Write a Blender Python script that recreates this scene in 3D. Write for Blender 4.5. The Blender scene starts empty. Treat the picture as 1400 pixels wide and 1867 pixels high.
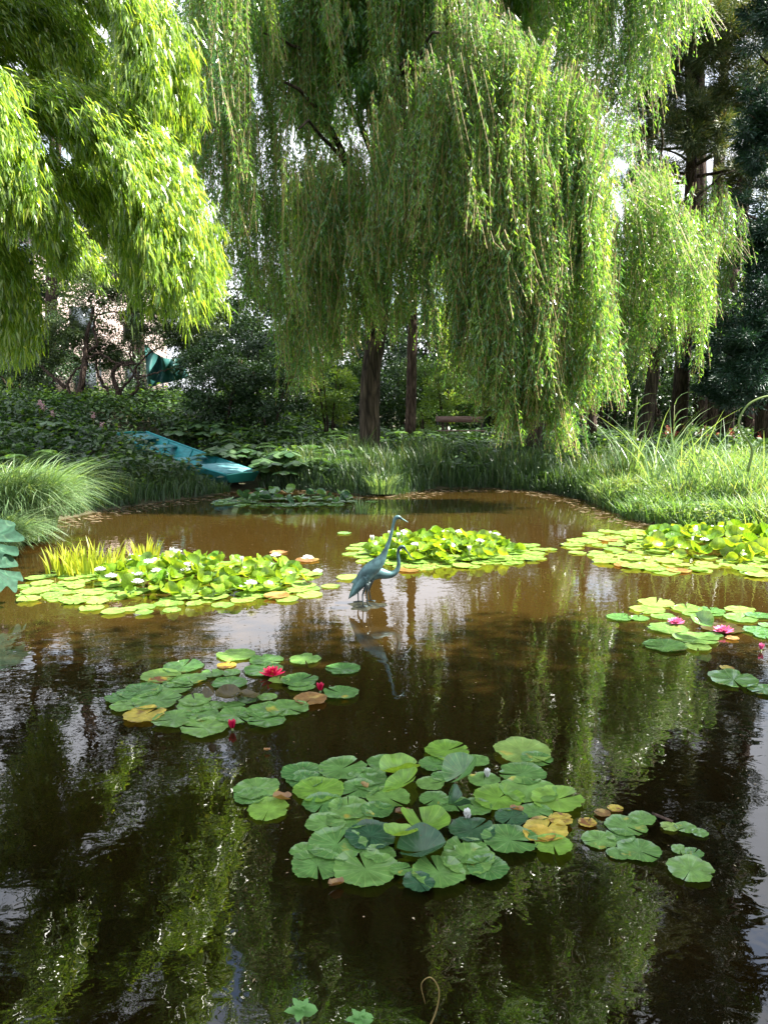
import bpy, math, numpy as np
from mathutils import Vector
R = math.radians
scene = bpy.context.scene
col = scene.collection
rng = np.random.default_rng(11)

# ------------------------------------------------------------ camera
CAMZ = 2.0; PITCH = R(8.27); FPX = 1403.0
cd = bpy.data.cameras.new('camera'); cam = bpy.data.objects.new('camera', cd); col.objects.link(cam)
cam.location = (0, 0, CAMZ); cam.rotation_euler = (math.pi/2 - PITCH, 0, 0)
cd.sensor_fit = 'VERTICAL'; cd.sensor_height = 24; cd.lens = 24*FPX/1867
cd.clip_start = 0.05; cd.clip_end = 2000
scene.camera = cam

# ------------------------------------------------------------ light
SUN_EL, SUN_AZ = R(50), R(89)          # azimuth clockwise from +Y (view direction)
S = Vector((math.cos(SUN_EL)*math.sin(SUN_AZ), math.cos(SUN_EL)*math.cos(SUN_AZ), math.sin(SUN_EL)))
w = bpy.data.worlds.new("World"); scene.world = w; w.use_nodes = True
nt = w.node_tree; nt.nodes.clear(); nn = nt.nodes.new; L = nt.links.new
sky = nn('ShaderNodeTexSky'); sky.sky_type = 'NISHITA'; sky.sun_disc = False
sky.sun_elevation = SUN_EL; sky.sun_rotation = SUN_AZ; sky.air_density = 1.2; sky.dust_density = 1.5
tc = nn('ShaderNodeTexCoord'); mp = nn('ShaderNodeMapping'); mp.inputs['Scale'].default_value = (1, 1, 2.2)
cn = nn('ShaderNodeTexNoise'); cn.inputs['Scale'].default_value = 2.6; cn.inputs['Detail'].default_value = 8
cr = nn('ShaderNodeValToRGB'); cr.color_ramp.elements[0].position = .36; cr.color_ramp.elements[1].position = .50
mx = nn('ShaderNodeMixRGB'); mx.inputs[2].default_value = (4.7, 4.85, 5.3, 1)
bg = nn('ShaderNodeBackground'); bg.inputs[1].default_value = 0.08
wo = nn('ShaderNodeOutputWorld')
L(tc.outputs['Generated'], mp.inputs[0]); L(mp.outputs[0], cn.inputs[0]); L(cn.outputs[0], cr.inputs[0])
L(cr.outputs[0], mx.inputs[0]); L(sky.outputs[0], mx.inputs[1]); L(mx.outputs[0], bg.inputs[0]); L(bg.outputs[0], wo.inputs[0])
sd = bpy.data.lights.new('sun', 'SUN'); sd.energy = 5.0; sd.angle = R(0.5); sd.color = (1, .95, .86)
so = bpy.data.objects.new('sun', sd); col.objects.link(so)
so.rotation_euler = S.to_track_quat('Z', 'Y').to_euler(); so.location = (20, 5, 25)
scene.view_settings.view_transform = 'Standard'; scene.view_settings.look = 'None'
scene.view_settings.exposure = 2.5; scene.view_settings.gamma = 1
scene.cycles.max_bounces = 8; scene.cycles.transmission_bounces = 4; scene.cycles.diffuse_bounces = 3
scene.cycles.caustics_reflective = False; scene.cycles.caustics_refractive = False

# ------------------------------------------------------------ helpers
CP, SP = math.cos(PITCH), math.sin(PITCH)
def ray(px, py):
    u = (px-700)/FPX; v = -(py-933.5)/FPX
    return np.array([u, CP + v*SP, -SP + v*CP])
def at_y(px, py, y):
    d = ray(px, py); t = y/d[1]; return np.array([d[0]*t, y, CAMZ + d[2]*t])
def gz(px, py, z=0.0):
    d = ray(px, py); t = (z-CAMZ)/d[2]; return np.array([d[0]*t, d[1]*t, z])
def unit(a): return a/np.maximum(np.linalg.norm(a, axis=-1, keepdims=True), 1e-9)

def tag(o, label=None, cat=None, group=None, kind=None):
    if label: o['label'] = label
    if cat: o['category'] = cat
    if group: o['group'] = group
    if kind: o['kind'] = kind
    return o
def empty(name, loc=(0, 0, 0), rz=0):
    o = bpy.data.objects.new(name, None); col.objects.link(o); o.location = tuple(float(v) for v in loc)
    o.rotation_euler = (0, 0, rz); o.empty_display_size = .2; return o
def link_mesh(name, me, mat, parent=None, keep_world=True):
    if mat and not me.materials: me.materials.append(mat)
    o = bpy.data.objects.new(name, me); col.objects.link(o)
    if parent is not None:
        o.parent = parent
    return o
def np_mesh(name, V, quads=None, tris=None, var=None, smooth=False):
    me = bpy.data.meshes.new(name)
    V = np.asarray(V, np.float32); me.vertices.add(len(V)); me.vertices.foreach_set('co', V.ravel())
    idx = []; st = []; n = 0
    if quads is not None and len(quads):
        q = np.asarray(quads, np.int32); idx.append(q.ravel()); st.append(np.arange(len(q))*4); n = len(q)*4
    if tris is not None and len(tris):
        t = np.asarray(tris, np.int32); idx.append(t.ravel()); st.append(n + np.arange(len(t))*3)
    idx = np.concatenate(idx).astype(np.int32); st = np.concatenate(st).astype(np.int32)
    me.loops.add(len(idx)); me.loops.foreach_set('vertex_index', idx)
    me.polygons.add(len(st)); me.polygons.foreach_set('loop_start', st)
    me.update(calc_edges=True)
    if smooth: me.polygons.foreach_set('use_smooth', np.ones(len(st), bool))
    if var is not None:
        a = me.attributes.new('var', 'FLOAT', 'POINT'); a.data.foreach_set('value', np.asarray(var, np.float32))
    return me
def obj_np(name, V, quads=None, tris=None, mat=None, parent=None, var=None, smooth=False):
    V = np.asarray(V, float)
    if parent is not None: V = V - np.array(parent.location)
    return link_mesh(name, np_mesh(name, V, quads, tris, var, smooth), mat, parent)

class MB:
    """collects tubes, boxes and patches, builds ONE mesh"""
    def __init__(s): s.V = []; s.Q = []; s.T = []; s.n = 0
    def add(s, V, Q=None, T=None):
        V = np.asarray(V, float)
        if Q is not None and len(Q): s.Q.append(np.asarray(Q) + s.n)
        if T is not None and len(T): s.T.append(np.asarray(T) + s.n)
        s.V.append(V); s.n += len(V)
    def tube(s, pts, rad, sides=8, flat=1.0, cap=True, wob=0.0):
        pts = np.asarray(pts, float); n = len(pts); rad = np.broadcast_to(np.asarray(rad, float), (n,))
        tan = unit(np.gradient(pts, axis=0)); up = np.array([0, 1., 0.02]) if abs(tan[0][1]) < .9 else np.array([1., 0, 0])
        V = []; a = np.linspace(0, 2*np.pi, sides, endpoint=False)
        for i in range(n):
            t = tan[i]; b = np.cross(t, up); b /= max(np.linalg.norm(b), 1e-6); c = np.cross(b, t); up = c
            r = rad[i]*(1 + wob*rng.uniform(-1, 1, sides))
            V.append(pts[i] + np.outer(np.cos(a)*r, b) + np.outer(np.sin(a)*r*flat, c))
        V = np.concatenate(V); Q = []
        for i in range(n-1):
            for j in range(sides):
                k = (j+1) % sides
                Q.append((i*sides+j, i*sides+k, (i+1)*sides+k, (i+1)*sides+j))
        T = []
        if cap:
            V = np.vstack([V, pts[0], pts[-1]])
            for j in range(sides):
                k = (j+1) % sides
                T.append((n*sides, k, j)); T.append((n*sides+1, (n-1)*sides+j, (n-1)*sides+k))
        s.add(V, Q, T)
    def box(s, c, size, M=None):
        h = np.array(size)/2; V = np.array([[x, y, z] for x in (-1, 1) for y in (-1, 1) for z in (-1, 1)])*h
        if M is not None: V = V @ np.asarray(M).T
        V = V + np.array(c)
        s.add(V, [(0, 1, 3, 2), (4, 6, 7, 5), (0, 4, 5, 1), (2, 3, 7, 6), (0, 2, 6, 4), (1, 5, 7, 3)])
    def hexa(s, P8):
        s.add(P8, [(0, 1, 3, 2), (4, 6, 7, 5), (0, 4, 5, 1), (2, 3, 7, 6), (0, 2, 6, 4), (1, 5, 7, 3)])
    def build(s, name, mat, parent=None, smooth=False, world=True):
        V = np.concatenate(s.V)
        if parent is not None and world: V = V - np.array(parent.location)
        me = np_mesh(name, V, np.concatenate(s.Q) if s.Q else None, np.concatenate(s.T) if s.T else None, None, smooth)
        return link_mesh(name, me, mat, parent)

def crom(pts, n=24):
    """smooth curve through points (Catmull-Rom), any dims"""
    P = np.asarray(pts, float); P = np.vstack([2*P[0]-P[1], P, 2*P[-1]-P[-2]]); m = len(P)-3; out = []
    for t in np.linspace(0, m-1e-6, n):
        i = int(t); u = t-i; a, b, c, d = P[i:i+4]
        out.append(.5*((2*b) + (c-a)*u + (2*a-5*b+4*c-d)*u*u + (3*b-a-3*c+d)*u**3))
    return np.array(out)

def leafset(P, D, Lg, W, N=None, var=None, fold=.25, at=.4):
    """kite shaped leaves: base point, axis, length, width"""
    n = len(P); D = unit(D)
    if N is None: N = rng.normal(size=(n, 3)); N[:, 2] += .6
    Sd = unit(np.cross(D, N)); Nn = np.cross(Sd, D)
    Lg = np.broadcast_to(Lg, (n,))[:, None]; W = np.broadcast_to(W, (n,))[:, None]
    V = np.stack([P, P + D*Lg*at + Sd*W/2 + Nn*W*fold, P + D*Lg - Nn*Lg*.06, P + D*Lg*at - Sd*W/2 + Nn*W*fold], 1).reshape(-1, 3)
    Q = np.arange(n*4).reshape(-1, 4)
    if var is None: var = rng.random(n)
    return V, Q, np.repeat(var, 4)
def merge(sets):
    V = []; Q = []; A = []; n = 0
    for v, q, a in sets:
        V.append(v); Q.append(q+n); A.append(a); n += len(v)
    return np.concatenate(V), np.concatenate(Q), np.concatenate(A)
def blades(P, H, W, az, lean, droop=.15, var=None, segs=4):
    n = len(P); dirv = np.stack([np.cos(az), np.sin(az), np.zeros(n)], 1)
    side = np.stack([-np.sin(az), np.cos(az), np.zeros(n)], 1); tw = rng.normal(size=n)*.7
    side = side*np.cos(tw)[:, None] + dirv*np.sin(tw)[:, None]
    H = np.broadcast_to(H, (n,)); W = np.broadcast_to(W, (n,)); lean = np.broadcast_to(lean, (n,)); droop = np.broadcast_to(droop, (n,))
    V = np.zeros((n, segs+1, 2, 3))
    for k in range(segs+1):
        t = k/segs; c = P + dirv*(H*lean*t**1.7)[:, None]; c = c + np.array([0, 0, 1.])*(H*(t - droop*t**3))[:, None]
        ww = W*(1-.15*t)*(1-t**2.5)*.5 + .0006
        V[:, k, 0] = c - side*ww[:, None]; V[:, k, 1] = c + side*ww[:, None]
    b = np.arange(n)[:, None]*(2*(segs+1)); Q = []
    for k in range(segs): Q.append(b + np.array([2*k, 2*k+1, 2*k+3, 2*k+2]))
    Q = np.stack(Q, 1).reshape(-1, 4)
    if var is None: var = rng.random(n)
    return V.reshape(-1, 3), Q, np.repeat(var, 2*(segs+1))
def clumps(n, c, r, nc, cr, shell=.55, bottom=-1.0):
    """points in leaf clumps spread through an ellipsoid"""
    d = unit(rng.normal(size=(nc*3, 3))); d = d[d[:, 2] > bottom][:nc]; rad = rng.uniform(shell, 1, len(d))
    C = np.array(c) + d*rad[:, None]*np.array(r)
    i = rng.integers(0, len(C), n); p = rng.normal(size=(n, 3)); p = unit(p)*(rng.random(n)**.5)[:, None]*np.array([1, 1, .6])
    sz = rng.uniform(.6, 1.3, len(C))[i][:, None]
    P = C[i] + p*cr*sz
    return P, unit(P - np.array(c) + 1e-3), i, p

# ------------------------------------------------------------ materials
def mat_base(name):
    m = bpy.data.materials.new(name); m.use_nodes = True; t = m.node_tree; t.nodes.clear()
    return m, t, t.nodes.new, t.links.new
def leaf_mat(name, stops, rough=.42, trans=.4, tcol=None, spec=.5):
    m, t, n, l = mat_base(name)
    at = n('ShaderNodeAttribute'); at.attribute_name = 'var'
    cr = n('ShaderNodeValToRGB'); e = cr.color_ramp.elements
    e[0].position = 0; e[0].color = (*stops[0], 1); e[1].position = 1; e[1].color = (*stops[-1], 1)
    for k, s in enumerate(stops[1:-1]):
        x = e.new((k+1)/(len(stops)-1)); x.color = (*s, 1)
    l(at.outputs['Fac'], cr.inputs[0])
    b = n('ShaderNodeBsdfPrincipled'); b.inputs['Roughness'].default_value = rough; b.inputs['Specular IOR Level'].default_value = spec
    l(cr.outputs[0], b.inputs['Base Color'])
    tr = n('ShaderNodeBsdfTranslucent'); mu = n('ShaderNodeMixRGB'); mu.blend_type = 'MULTIPLY'; mu.inputs[0].default_value = 1
    tcol = tcol or (2.1, 2.0, .7); mu.inputs[2].default_value = (*tcol, 1)
    l(cr.outputs[0], mu.inputs[1]); l(mu.outputs[0], tr.inputs[0])
    mix = n('ShaderNodeMixShader'); mix.inputs[0].default_value = trans
    l(b.outputs[0], mix.inputs[1]); l(tr.outputs[0], mix.inputs[2])
    o = n('ShaderNodeOutputMaterial'); l(mix.outputs[0], o.inputs[0]); return m
def noise_mat(name, c1, c2, scale=5, rough=.8, bump=.3, stretch=(1, 1, 1), detail=6, spec=.3, lo=.35, hi=.65, metal=0, dist=.02):
    m, t, n, l = mat_base(name)
    tc = n('ShaderNodeTexCoord'); mp = n('ShaderNodeMapping'); mp.inputs['Scale'].default_value = stretch
    no = n('ShaderNodeTexNoise'); no.inputs['Scale'].default_value = scale; no.inputs['Detail'].default_value = detail
    cr = n('ShaderNodeValToRGB'); e = cr.color_ramp.elements; e[0].position = lo; e[0].color = (*c1, 1); e[1].position = hi; e[1].color = (*c2, 1)
    b = n('ShaderNodeBsdfPrincipled'); b.inputs['Roughness'].default_value = rough; b.inputs['Specular IOR Level'].default_value = spec
    b.inputs['Metallic'].default_value = metal
    bp = n('ShaderNodeBump'); bp.inputs['Strength'].default_value = bump; bp.inputs['Distance'].default_value = dist
    o = n('ShaderNodeOutputMaterial')
    l(tc.outputs['Object'], mp.inputs[0]); l(mp.outputs[0], no.inputs[0]); l(no.outputs[0], cr.inputs[0]); l(cr.outputs[0], b.inputs['Base Color'])
    l(no.outputs[0], bp.inputs['Height']); l(bp.outputs[0], b.inputs['Normal']); l(b.outputs[0], o.inputs[0]); return m
def bark_mat(name, c1, c2, sc=9):
    m, t, n, l = mat_base(name)
    tc = n('ShaderNodeTexCoord'); mp = n('ShaderNodeMapping'); mp.inputs['Scale'].default_value = (1, 1, .16)
    no = n('ShaderNodeTexNoise'); no.inputs['Scale'].default_value = sc; no.inputs['Detail'].default_value = 8; no.inputs['Distortion'].default_value = .7
    vo = n('ShaderNodeTexVoronoi'); vo.feature = 'DISTANCE_TO_EDGE'; vo.inputs['Scale'].default_value = sc*1.2
    ad = n('ShaderNodeMath'); ad.operation = 'MULTIPLY_ADD'; ad.inputs[1].default_value = .9
    cr = n('ShaderNodeValToRGB'); e = cr.color_ramp.elements; e[0].position = .42; e[0].color = (*c1, 1); e[1].position = .85; e[1].color = (*c2, 1)
    b = n('ShaderNodeBsdfPrincipled'); b.inputs['Roughness'].default_value = .9; b.inputs['Specular IOR Level'].default_value = .15
    bp = n('ShaderNodeBump'); bp.inputs['Strength'].default_value = 1; bp.inputs['Distance'].default_value = .06
    o = n('ShaderNodeOutputMaterial')
    l(tc.outputs['Object'], mp.inputs[0]); l(mp.outputs[0], no.inputs[0]); l(mp.outputs[0], vo.inputs[0])
    l(vo.outputs[0], ad.inputs[0]); l(no.outputs[0], ad.inputs[2]); l(ad.outputs[0], cr.inputs[0]); l(cr.outputs[0], b.inputs['Base Color'])
    l(ad.outputs[0], bp.inputs['Height']); l(bp.outputs[0], b.inputs['Normal']); l(b.outputs[0], o.inputs[0]); return m
def pad_mat(name, g1, g2, yel=(.42, .34, .05), ylo=.62, rough=.32, trans=.18, spec=.5, veins=True):
    """lily pad: radial veins, mottling, yellowing blotches, each pad its own tint"""
    m, t, n, l = mat_base(name)
    tc = n('ShaderNodeTexCoord'); sx = n('ShaderNodeSeparateXYZ'); l(tc.outputs['Object'], sx.inputs[0])
    an = n('ShaderNodeMath'); an.operation = 'ARCTAN2'; l(sx.outputs[1], an.inputs[0]); l(sx.outputs[0], an.inputs[1])
    mu = n('ShaderNodeMath'); mu.operation = 'MULTIPLY'; mu.inputs[1].default_value = 18; l(an.outputs[0], mu.inputs[0])
    si = n('ShaderNodeMath'); si.operation = 'COSINE'; l(mu.outputs[0], si.inputs[0])
    pw = n('ShaderNodeMapRange'); pw.inputs[1].default_value = .93; pw.inputs[2].default_value = 1; pw.inputs[4].default_value = .55 if veins else 0
    l(si.outputs[0], pw.inputs[0])
    oi = n('ShaderNodeObjectInfo')
    cr = n('ShaderNodeMixRGB'); cr.inputs[1].default_value = (*g1, 1); cr.inputs[2].default_value = (*g2, 1); l(oi.outputs['Random'], cr.inputs[0])
    ve = n('ShaderNodeMixRGB'); ve.inputs[2].default_value = (g2[0]*1.7+.02, g2[1]*1.35+.03, g2[2]*1.4+.01, 1)
    l(pw.outputs[0], ve.inputs[0]); l(cr.outputs[0], ve.inputs[1])
    va = n('ShaderNodeVectorMath'); va.operation = 'ADD'; l(tc.outputs['Object'], va.inputs[0])
    cmb = n('ShaderNodeCombineXYZ'); m10 = n('ShaderNodeMath'); m10.operation = 'MULTIPLY'; m10.inputs[1].default_value = 40
    l(oi.outputs['Random'], m10.inputs[0]); l(m10.outputs[0], cmb.inputs[2]); l(cmb.outputs[0], va.inputs[1])
    no = n('ShaderNodeTexNoise'); no.inputs['Scale'].default_value = 9; no.inputs['Detail'].default_value = 5; l(va.outputs[0], no.inputs[0])
    yr = n('ShaderNodeMapRange'); yr.inputs[1].default_value = ylo; yr.inputs[2].default_value = ylo+.1; l(no.outputs[0], yr.inputs[0])
    ym = n('ShaderNodeMixRGB'); ym.inputs[2].default_value = (*yel, 1); l(yr.outputs[0], ym.inputs[0]); l(ve.outputs[0], ym.inputs[1])
    n2 = n('ShaderNodeTexNoise'); n2.inputs['Scale'].default_value = 70; n2.inputs['Detail'].default_value = 3; l(va.outputs[0], n2.inputs[0])
    sr = n('ShaderNodeMapRange'); sr.inputs[1].default_value = .70; sr.inputs[2].default_value = .74; sr.inputs[4].default_value = .7; l(n2.outputs[0], sr.inputs[0])
    sm = n('ShaderNodeMixRGB'); sm.inputs[2].default_value = (.09, .05, .02, 1); l(sr.outputs[0], sm.inputs[0])
    n4 = n('ShaderNodeTexNoise'); n4.inputs['Scale'].default_value = 22; n4.inputs['Detail'].default_value = 4; l(va.outputs[0], n4.inputs[0])
    vr = n('ShaderNodeMapRange'); vr.inputs[1].default_value = .3; vr.inputs[2].default_value = .7; vr.inputs[3].default_value = .68; vr.inputs[4].default_value = 1.3; l(n4.outputs[0], vr.inputs[0])
    vm = n('ShaderNodeVectorMath'); vm.operation = 'SCALE'; l(ym.outputs[0], vm.inputs[0]); l(vr.outputs[0], vm.inputs['Scale']); l(vm.outputs[0], sm.inputs[1])
    b = n('ShaderNodeBsdfPrincipled'); b.inputs['Roughness'].default_value = rough; b.inputs['Specular IOR Level'].default_value = spec; l(sm.outputs[0], b.inputs['Base Color'])
    n3 = n('ShaderNodeTexNoise'); n3.inputs['Scale'].default_value = 16; l(va.outputs[0], n3.inputs[0])
    ad = n('ShaderNodeMath'); ad.operation = 'MULTIPLY_ADD'; ad.inputs[1].default_value = -.35; l(pw.outputs[0], ad.inputs[0]); l(n3.outputs[0], ad.inputs[2])
    bp = n('ShaderNodeBump'); bp.inputs['Strength'].default_value = .35; bp.inputs['Distance'].default_value = .010; l(ad.outputs[0], bp.inputs['Height']); l(bp.outputs[0], b.inputs['Normal'])
    tr = n('ShaderNodeBsdfTranslucent'); tm = n('ShaderNodeMixRGB'); tm.blend_type = 'MULTIPLY'; tm.inputs[0].default_value = 1; tm.inputs[2].default_value = (2.4, 1.9, .6, 1)
    l(sm.outputs[0], tm.inputs[1]); l(tm.outputs[0], tr.inputs[0])
    mi = n('ShaderNodeMixShader'); mi.inputs[0].default_value = trans; l(b.outputs[0], mi.inputs[1]); l(tr.outputs[0], mi.inputs[2])
    o = n('ShaderNodeOutputMaterial'); l(mi.outputs[0], o.inputs[0]); return m
def water_mat():
    m, t, n, l = mat_base('pond water')
    tc = n('ShaderNodeTexCoord')
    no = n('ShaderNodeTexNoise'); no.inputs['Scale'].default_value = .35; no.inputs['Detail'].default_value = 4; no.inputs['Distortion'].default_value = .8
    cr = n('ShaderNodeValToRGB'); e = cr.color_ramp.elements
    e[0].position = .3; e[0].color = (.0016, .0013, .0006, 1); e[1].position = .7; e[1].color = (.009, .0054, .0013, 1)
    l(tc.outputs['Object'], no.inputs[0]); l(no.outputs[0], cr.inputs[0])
    # sun and shade put into colour: silty ochre mid and far pond, dark foreground
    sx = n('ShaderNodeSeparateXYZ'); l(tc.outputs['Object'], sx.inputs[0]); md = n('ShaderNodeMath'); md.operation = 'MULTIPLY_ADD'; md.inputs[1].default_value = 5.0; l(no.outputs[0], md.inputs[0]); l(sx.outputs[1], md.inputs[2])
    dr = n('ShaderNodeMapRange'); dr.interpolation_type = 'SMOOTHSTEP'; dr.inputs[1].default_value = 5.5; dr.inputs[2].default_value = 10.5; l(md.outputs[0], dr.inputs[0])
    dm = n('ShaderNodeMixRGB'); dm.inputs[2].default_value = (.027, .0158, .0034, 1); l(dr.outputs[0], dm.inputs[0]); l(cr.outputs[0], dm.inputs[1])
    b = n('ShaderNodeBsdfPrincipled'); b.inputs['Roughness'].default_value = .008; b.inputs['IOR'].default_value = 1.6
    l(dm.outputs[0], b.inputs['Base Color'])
    mp = n('ShaderNodeMapping'); mp.inputs['Scale'].default_value = (1.0, 1.25, 1); l(tc.outputs['Object'], mp.inputs[0])
    n1 = n('ShaderNodeTexNoise'); n1.inputs['Scale'].default_value = 7; n1.inputs['Detail'].default_value = 2.5; n1.inputs['Distortion'].default_value = .4; l(mp.outputs[0], n1.inputs[0])
    n2 = n('ShaderNodeTexNoise'); n2.inputs['Scale'].default_value = .8; n2.inputs['Detail'].default_value = 1; l(mp.outputs[0], n2.inputs[0])
    b1 = n('ShaderNodeBump'); b1.inputs['Strength'].default_value = 1; b1.inputs['Distance'].default_value = .0012; l(n1.outputs[0], b1.inputs['Height'])
    b2 = n('ShaderNodeBump'); b2.inputs['Strength'].default_value = 1; b2.inputs['Distance'].default_value = .003; l(n2.outputs[0], b2.inputs['Height']); l(b1.outputs[0], b2.inputs['Normal'])
    l(b2.outputs[0], b.inputs['Normal'])
    o = n('ShaderNodeOutputMaterial'); l(b.outputs[0], o.inputs[0]); return m

M = {}
M['willow'] = leaf_mat('willow leaf', [(.05, .125, .06), (.09, .19, .065), (.14, .26, .06), (.25, .32, .065)], .24, .46, (2.5, 2.5, .7), .8)
M['bamboo'] = leaf_mat('bamboo leaf', [(.048, .115, .024), (.11, .20, .034), (.20, .29, .045), (.33, .36, .065)], .25, .48, (2.2, 2.2, .8), .8)
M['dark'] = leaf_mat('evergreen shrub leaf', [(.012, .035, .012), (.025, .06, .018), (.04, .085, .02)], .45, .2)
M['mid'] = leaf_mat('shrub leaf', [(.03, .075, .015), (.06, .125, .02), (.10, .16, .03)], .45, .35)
M['bright'] = leaf_mat('sun toned shrub leaf', [(.06, .13, .02), (.12, .20, .03), (.2, .26, .05)], .45, .4)  # paler copy of the shrub leaf, sunlight put into its colour
M['pale'] = leaf_mat('small tree leaf', [(.03, .06, .02), (.06, .10, .035), (.09, .12, .05)], .4, .3)
M['pine'] = leaf_mat('pine needle', [(.025, .05, .02), (.07, .11, .035), (.16, .17, .06), (.17, .10, .04)], .5, .15)
M['spruce'] = leaf_mat('spruce needle', [(.01, .035, .022), (.018, .055, .032), (.03, .07, .04)], .5, .1)
M['reed'] = leaf_mat('reed blade', [(.018, .045, .018), (.035, .075, .028), (.06, .11, .04), (.13, .12, .05)], .45, .3)  # reed colour darkened to stand in for shade on the bank
M['grass'] = leaf_mat('meadow grass', [(.045, .12, .035), (.09, .18, .055), (.15, .23, .09), (.25, .24, .13)], .45, .4)
M['ornament'] = leaf_mat('fine grass', [(.09, .17, .07), (.15, .25, .11), (.22, .29, .15)], .42, .35)
M['iris'] = leaf_mat('water soldier', [(.16, .22, .02), (.26, .30, .03), (.36, .36, .05)], .4, .35)
M['fern'] = leaf_mat('fern', [(.035, .09, .018), (.06, .13, .025), (.09, .17, .03)], .5, .35)
M['bigleaf'] = leaf_mat('broad leaf', [(.025, .07, .025), (.05, .11, .035), (.08, .14, .05)], .4, .25)
M['astilbe'] = leaf_mat('astilbe plume', [(.3, .03, .02), (.4, .09, .05), (.3, .13, .09)], .6, .3, (1.2, .8, .8))
M['phlox'] = leaf_mat('pale flower head', [(.5, .3, .33), (.62, .42, .42), (.45, .22, .26)], .6, .3, (1, 1, 1))
M['debris'] = leaf_mat('fallen leaf', [(.2, .15, .07), (.10, .06, .03), (.38, .32, .2), (.16, .08, .03)], .6, .1, (1, 1, 1))
M['stem'] = noise_mat('willow twig', (.16, .12, .04), (.26, .19, .07), 10, .6, 0)
M['bark'] = bark_mat('willow bark', (.018, .014, .010), (.085, .066, .046))
M['bark2'] = bark_mat('smooth brown bark', (.035, .022, .017), (.13, .09, .07), 14)
M['bark3'] = bark_mat('dark twisted bark', (.022, .015, .012), (.10, .07, .055), 16)
M['culm'] = noise_mat('bamboo culm', (.10, .13, .02), (.2, .2, .05), 4, .4, 0)
M['ground'] = noise_mat('soil and leaf litter', (.022, .026, .010), (.06, .05, .026), 3, .95, .6, dist=.05)
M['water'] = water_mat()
M['pad_shade_tone'] = pad_mat('shade toned lily pad', (.055, .15, .04), (.13, .25, .06), ylo=.67, rough=.2, spec=.8)  # darker of two pad copies, foreground shade put into the colour
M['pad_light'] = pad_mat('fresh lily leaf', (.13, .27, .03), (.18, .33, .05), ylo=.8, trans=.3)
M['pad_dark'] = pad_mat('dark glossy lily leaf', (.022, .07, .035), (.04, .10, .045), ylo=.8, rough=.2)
M['pad_sun_tone'] = pad_mat('sun toned lily pad', (.13, .26, .05), (.22, .33, .08), ylo=.66, trans=.25, yel=(.5, .38, .07))  # paler pad copy, sunlight put into the colour
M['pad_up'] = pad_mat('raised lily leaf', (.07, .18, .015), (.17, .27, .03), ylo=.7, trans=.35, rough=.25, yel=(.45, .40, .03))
M['pad_yel'] = pad_mat('yellowing lily pad', (.42, .30, .04), (.36, .30, .05), ylo=.52, yel=(.16, .06, .02))
M['pad_brn'] = pad_mat('withered lily pad', (.16, .085, .03), (.22, .12, .04), ylo=.5, yel=(.36, .25, .08))
M['pad_bronze'] = pad_mat('bronze lily leaf', (.045, .035, .006), (.06, .045, .01), ylo=.7, yel=(.2, .2, .03))
def flat_mat(name, c, rough=.5, trans=0, spec=.4):
    m, t, n, l = mat_base(name); b = n('ShaderNodeBsdfPrincipled'); b.inputs['Roughness'].default_value = rough; b.inputs['Specular IOR Level'].default_value = spec
    g = n('ShaderNodeTexCoord'); no = n('ShaderNodeTexNoise'); no.inputs['Scale'].default_value = 30; mi = n('ShaderNodeMixRGB')
    mi.inputs[1].default_value = (*c, 1); mi.inputs[2].default_value = (*[v*.72 for v in c], 1)
    l(g.outputs['Object'], no.inputs[0]); l(no.outputs[0], mi.inputs[0]); l(mi.outputs[0], b.inputs[0])
    o = n('ShaderNodeOutputMaterial')
    if trans:
        tr = n('ShaderNodeBsdfTranslucent'); l(mi.outputs[0], tr.inputs[0]); ms = n('ShaderNodeMixShader'); ms.inputs[0].default_value = trans
        l(b.outputs[0], ms.inputs[1]); l(tr.outputs[0], ms.inputs[2]); l(ms.outputs[0], o.inputs[0])
    else: l(b.outputs[0], o.inputs[0])
    return m
M['red'] = flat_mat('crimson petal', (.62, .012, .08), .45, .25)
M['pink'] = flat_mat('pink petal', (.75, .16, .34), .45, .25)
M['white'] = flat_mat('white petal', (.85, .85, .82), .45, .25)
M['yolk'] = flat_mat('yellow stamen', (.75, .42, .03), .6)
M['bud'] = flat_mat('green bud', (.14, .2, .05), .5)

# ------------------------------------------------------------ terrain and water
edge_px = [(168, 935), (270, 918), (380, 905), (440, 893), (480, 889), (600, 896), (660, 903), (720, 903), (800, 890), (900, 890), (1000, 898), (1080, 915), (1150, 945), (1260, 968)]
POND = [(-2.2, .9), (-3.0, 2.5), (-3.9, 5), (-4.5, 7.5), (-5.0, 9.2), (-5.1, 10.8), (-5.6, 12.2)] + [tuple(gz(x, y)[:2]) for x, y in edge_px] + [(6.4, 10.8), (7.2, 8.5), (6.6, 5), (5, 2), (3, .9)]
POND = np.array(POND)
def sdist(x, y):
    x = np.asarray(x, float); y = np.asarray(y, float); d = np.full(x.shape, 1e9); ins = np.zeros(x.shape, bool)
    A = POND; B = np.roll(POND, -1, 0)
    for (ax, ay), (bx, by) in zip(A, B):
        ex, ey = bx-ax, by-ay; t = np.clip(((x-ax)*ex + (y-ay)*ey)/(ex*ex+ey*ey), 0, 1)
        d = np.minimum(d, np.hypot(x-ax-t*ex, y-ay-t*ey))
        c = (ay > y) != (by > y); xx = ax + (y-ay)/(by-ay if by != ay else 1e-9)*ex
        ins ^= c & (x < xx)
    return np.where(ins, -d, d)
def sm(a, b, x): t = np.clip((x-a)/(b-a), 0, 1); return t*t*(3-2*t)
BA = at_y(442, 868, 17.3); BB = at_y(240, 792, 20.7)
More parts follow.
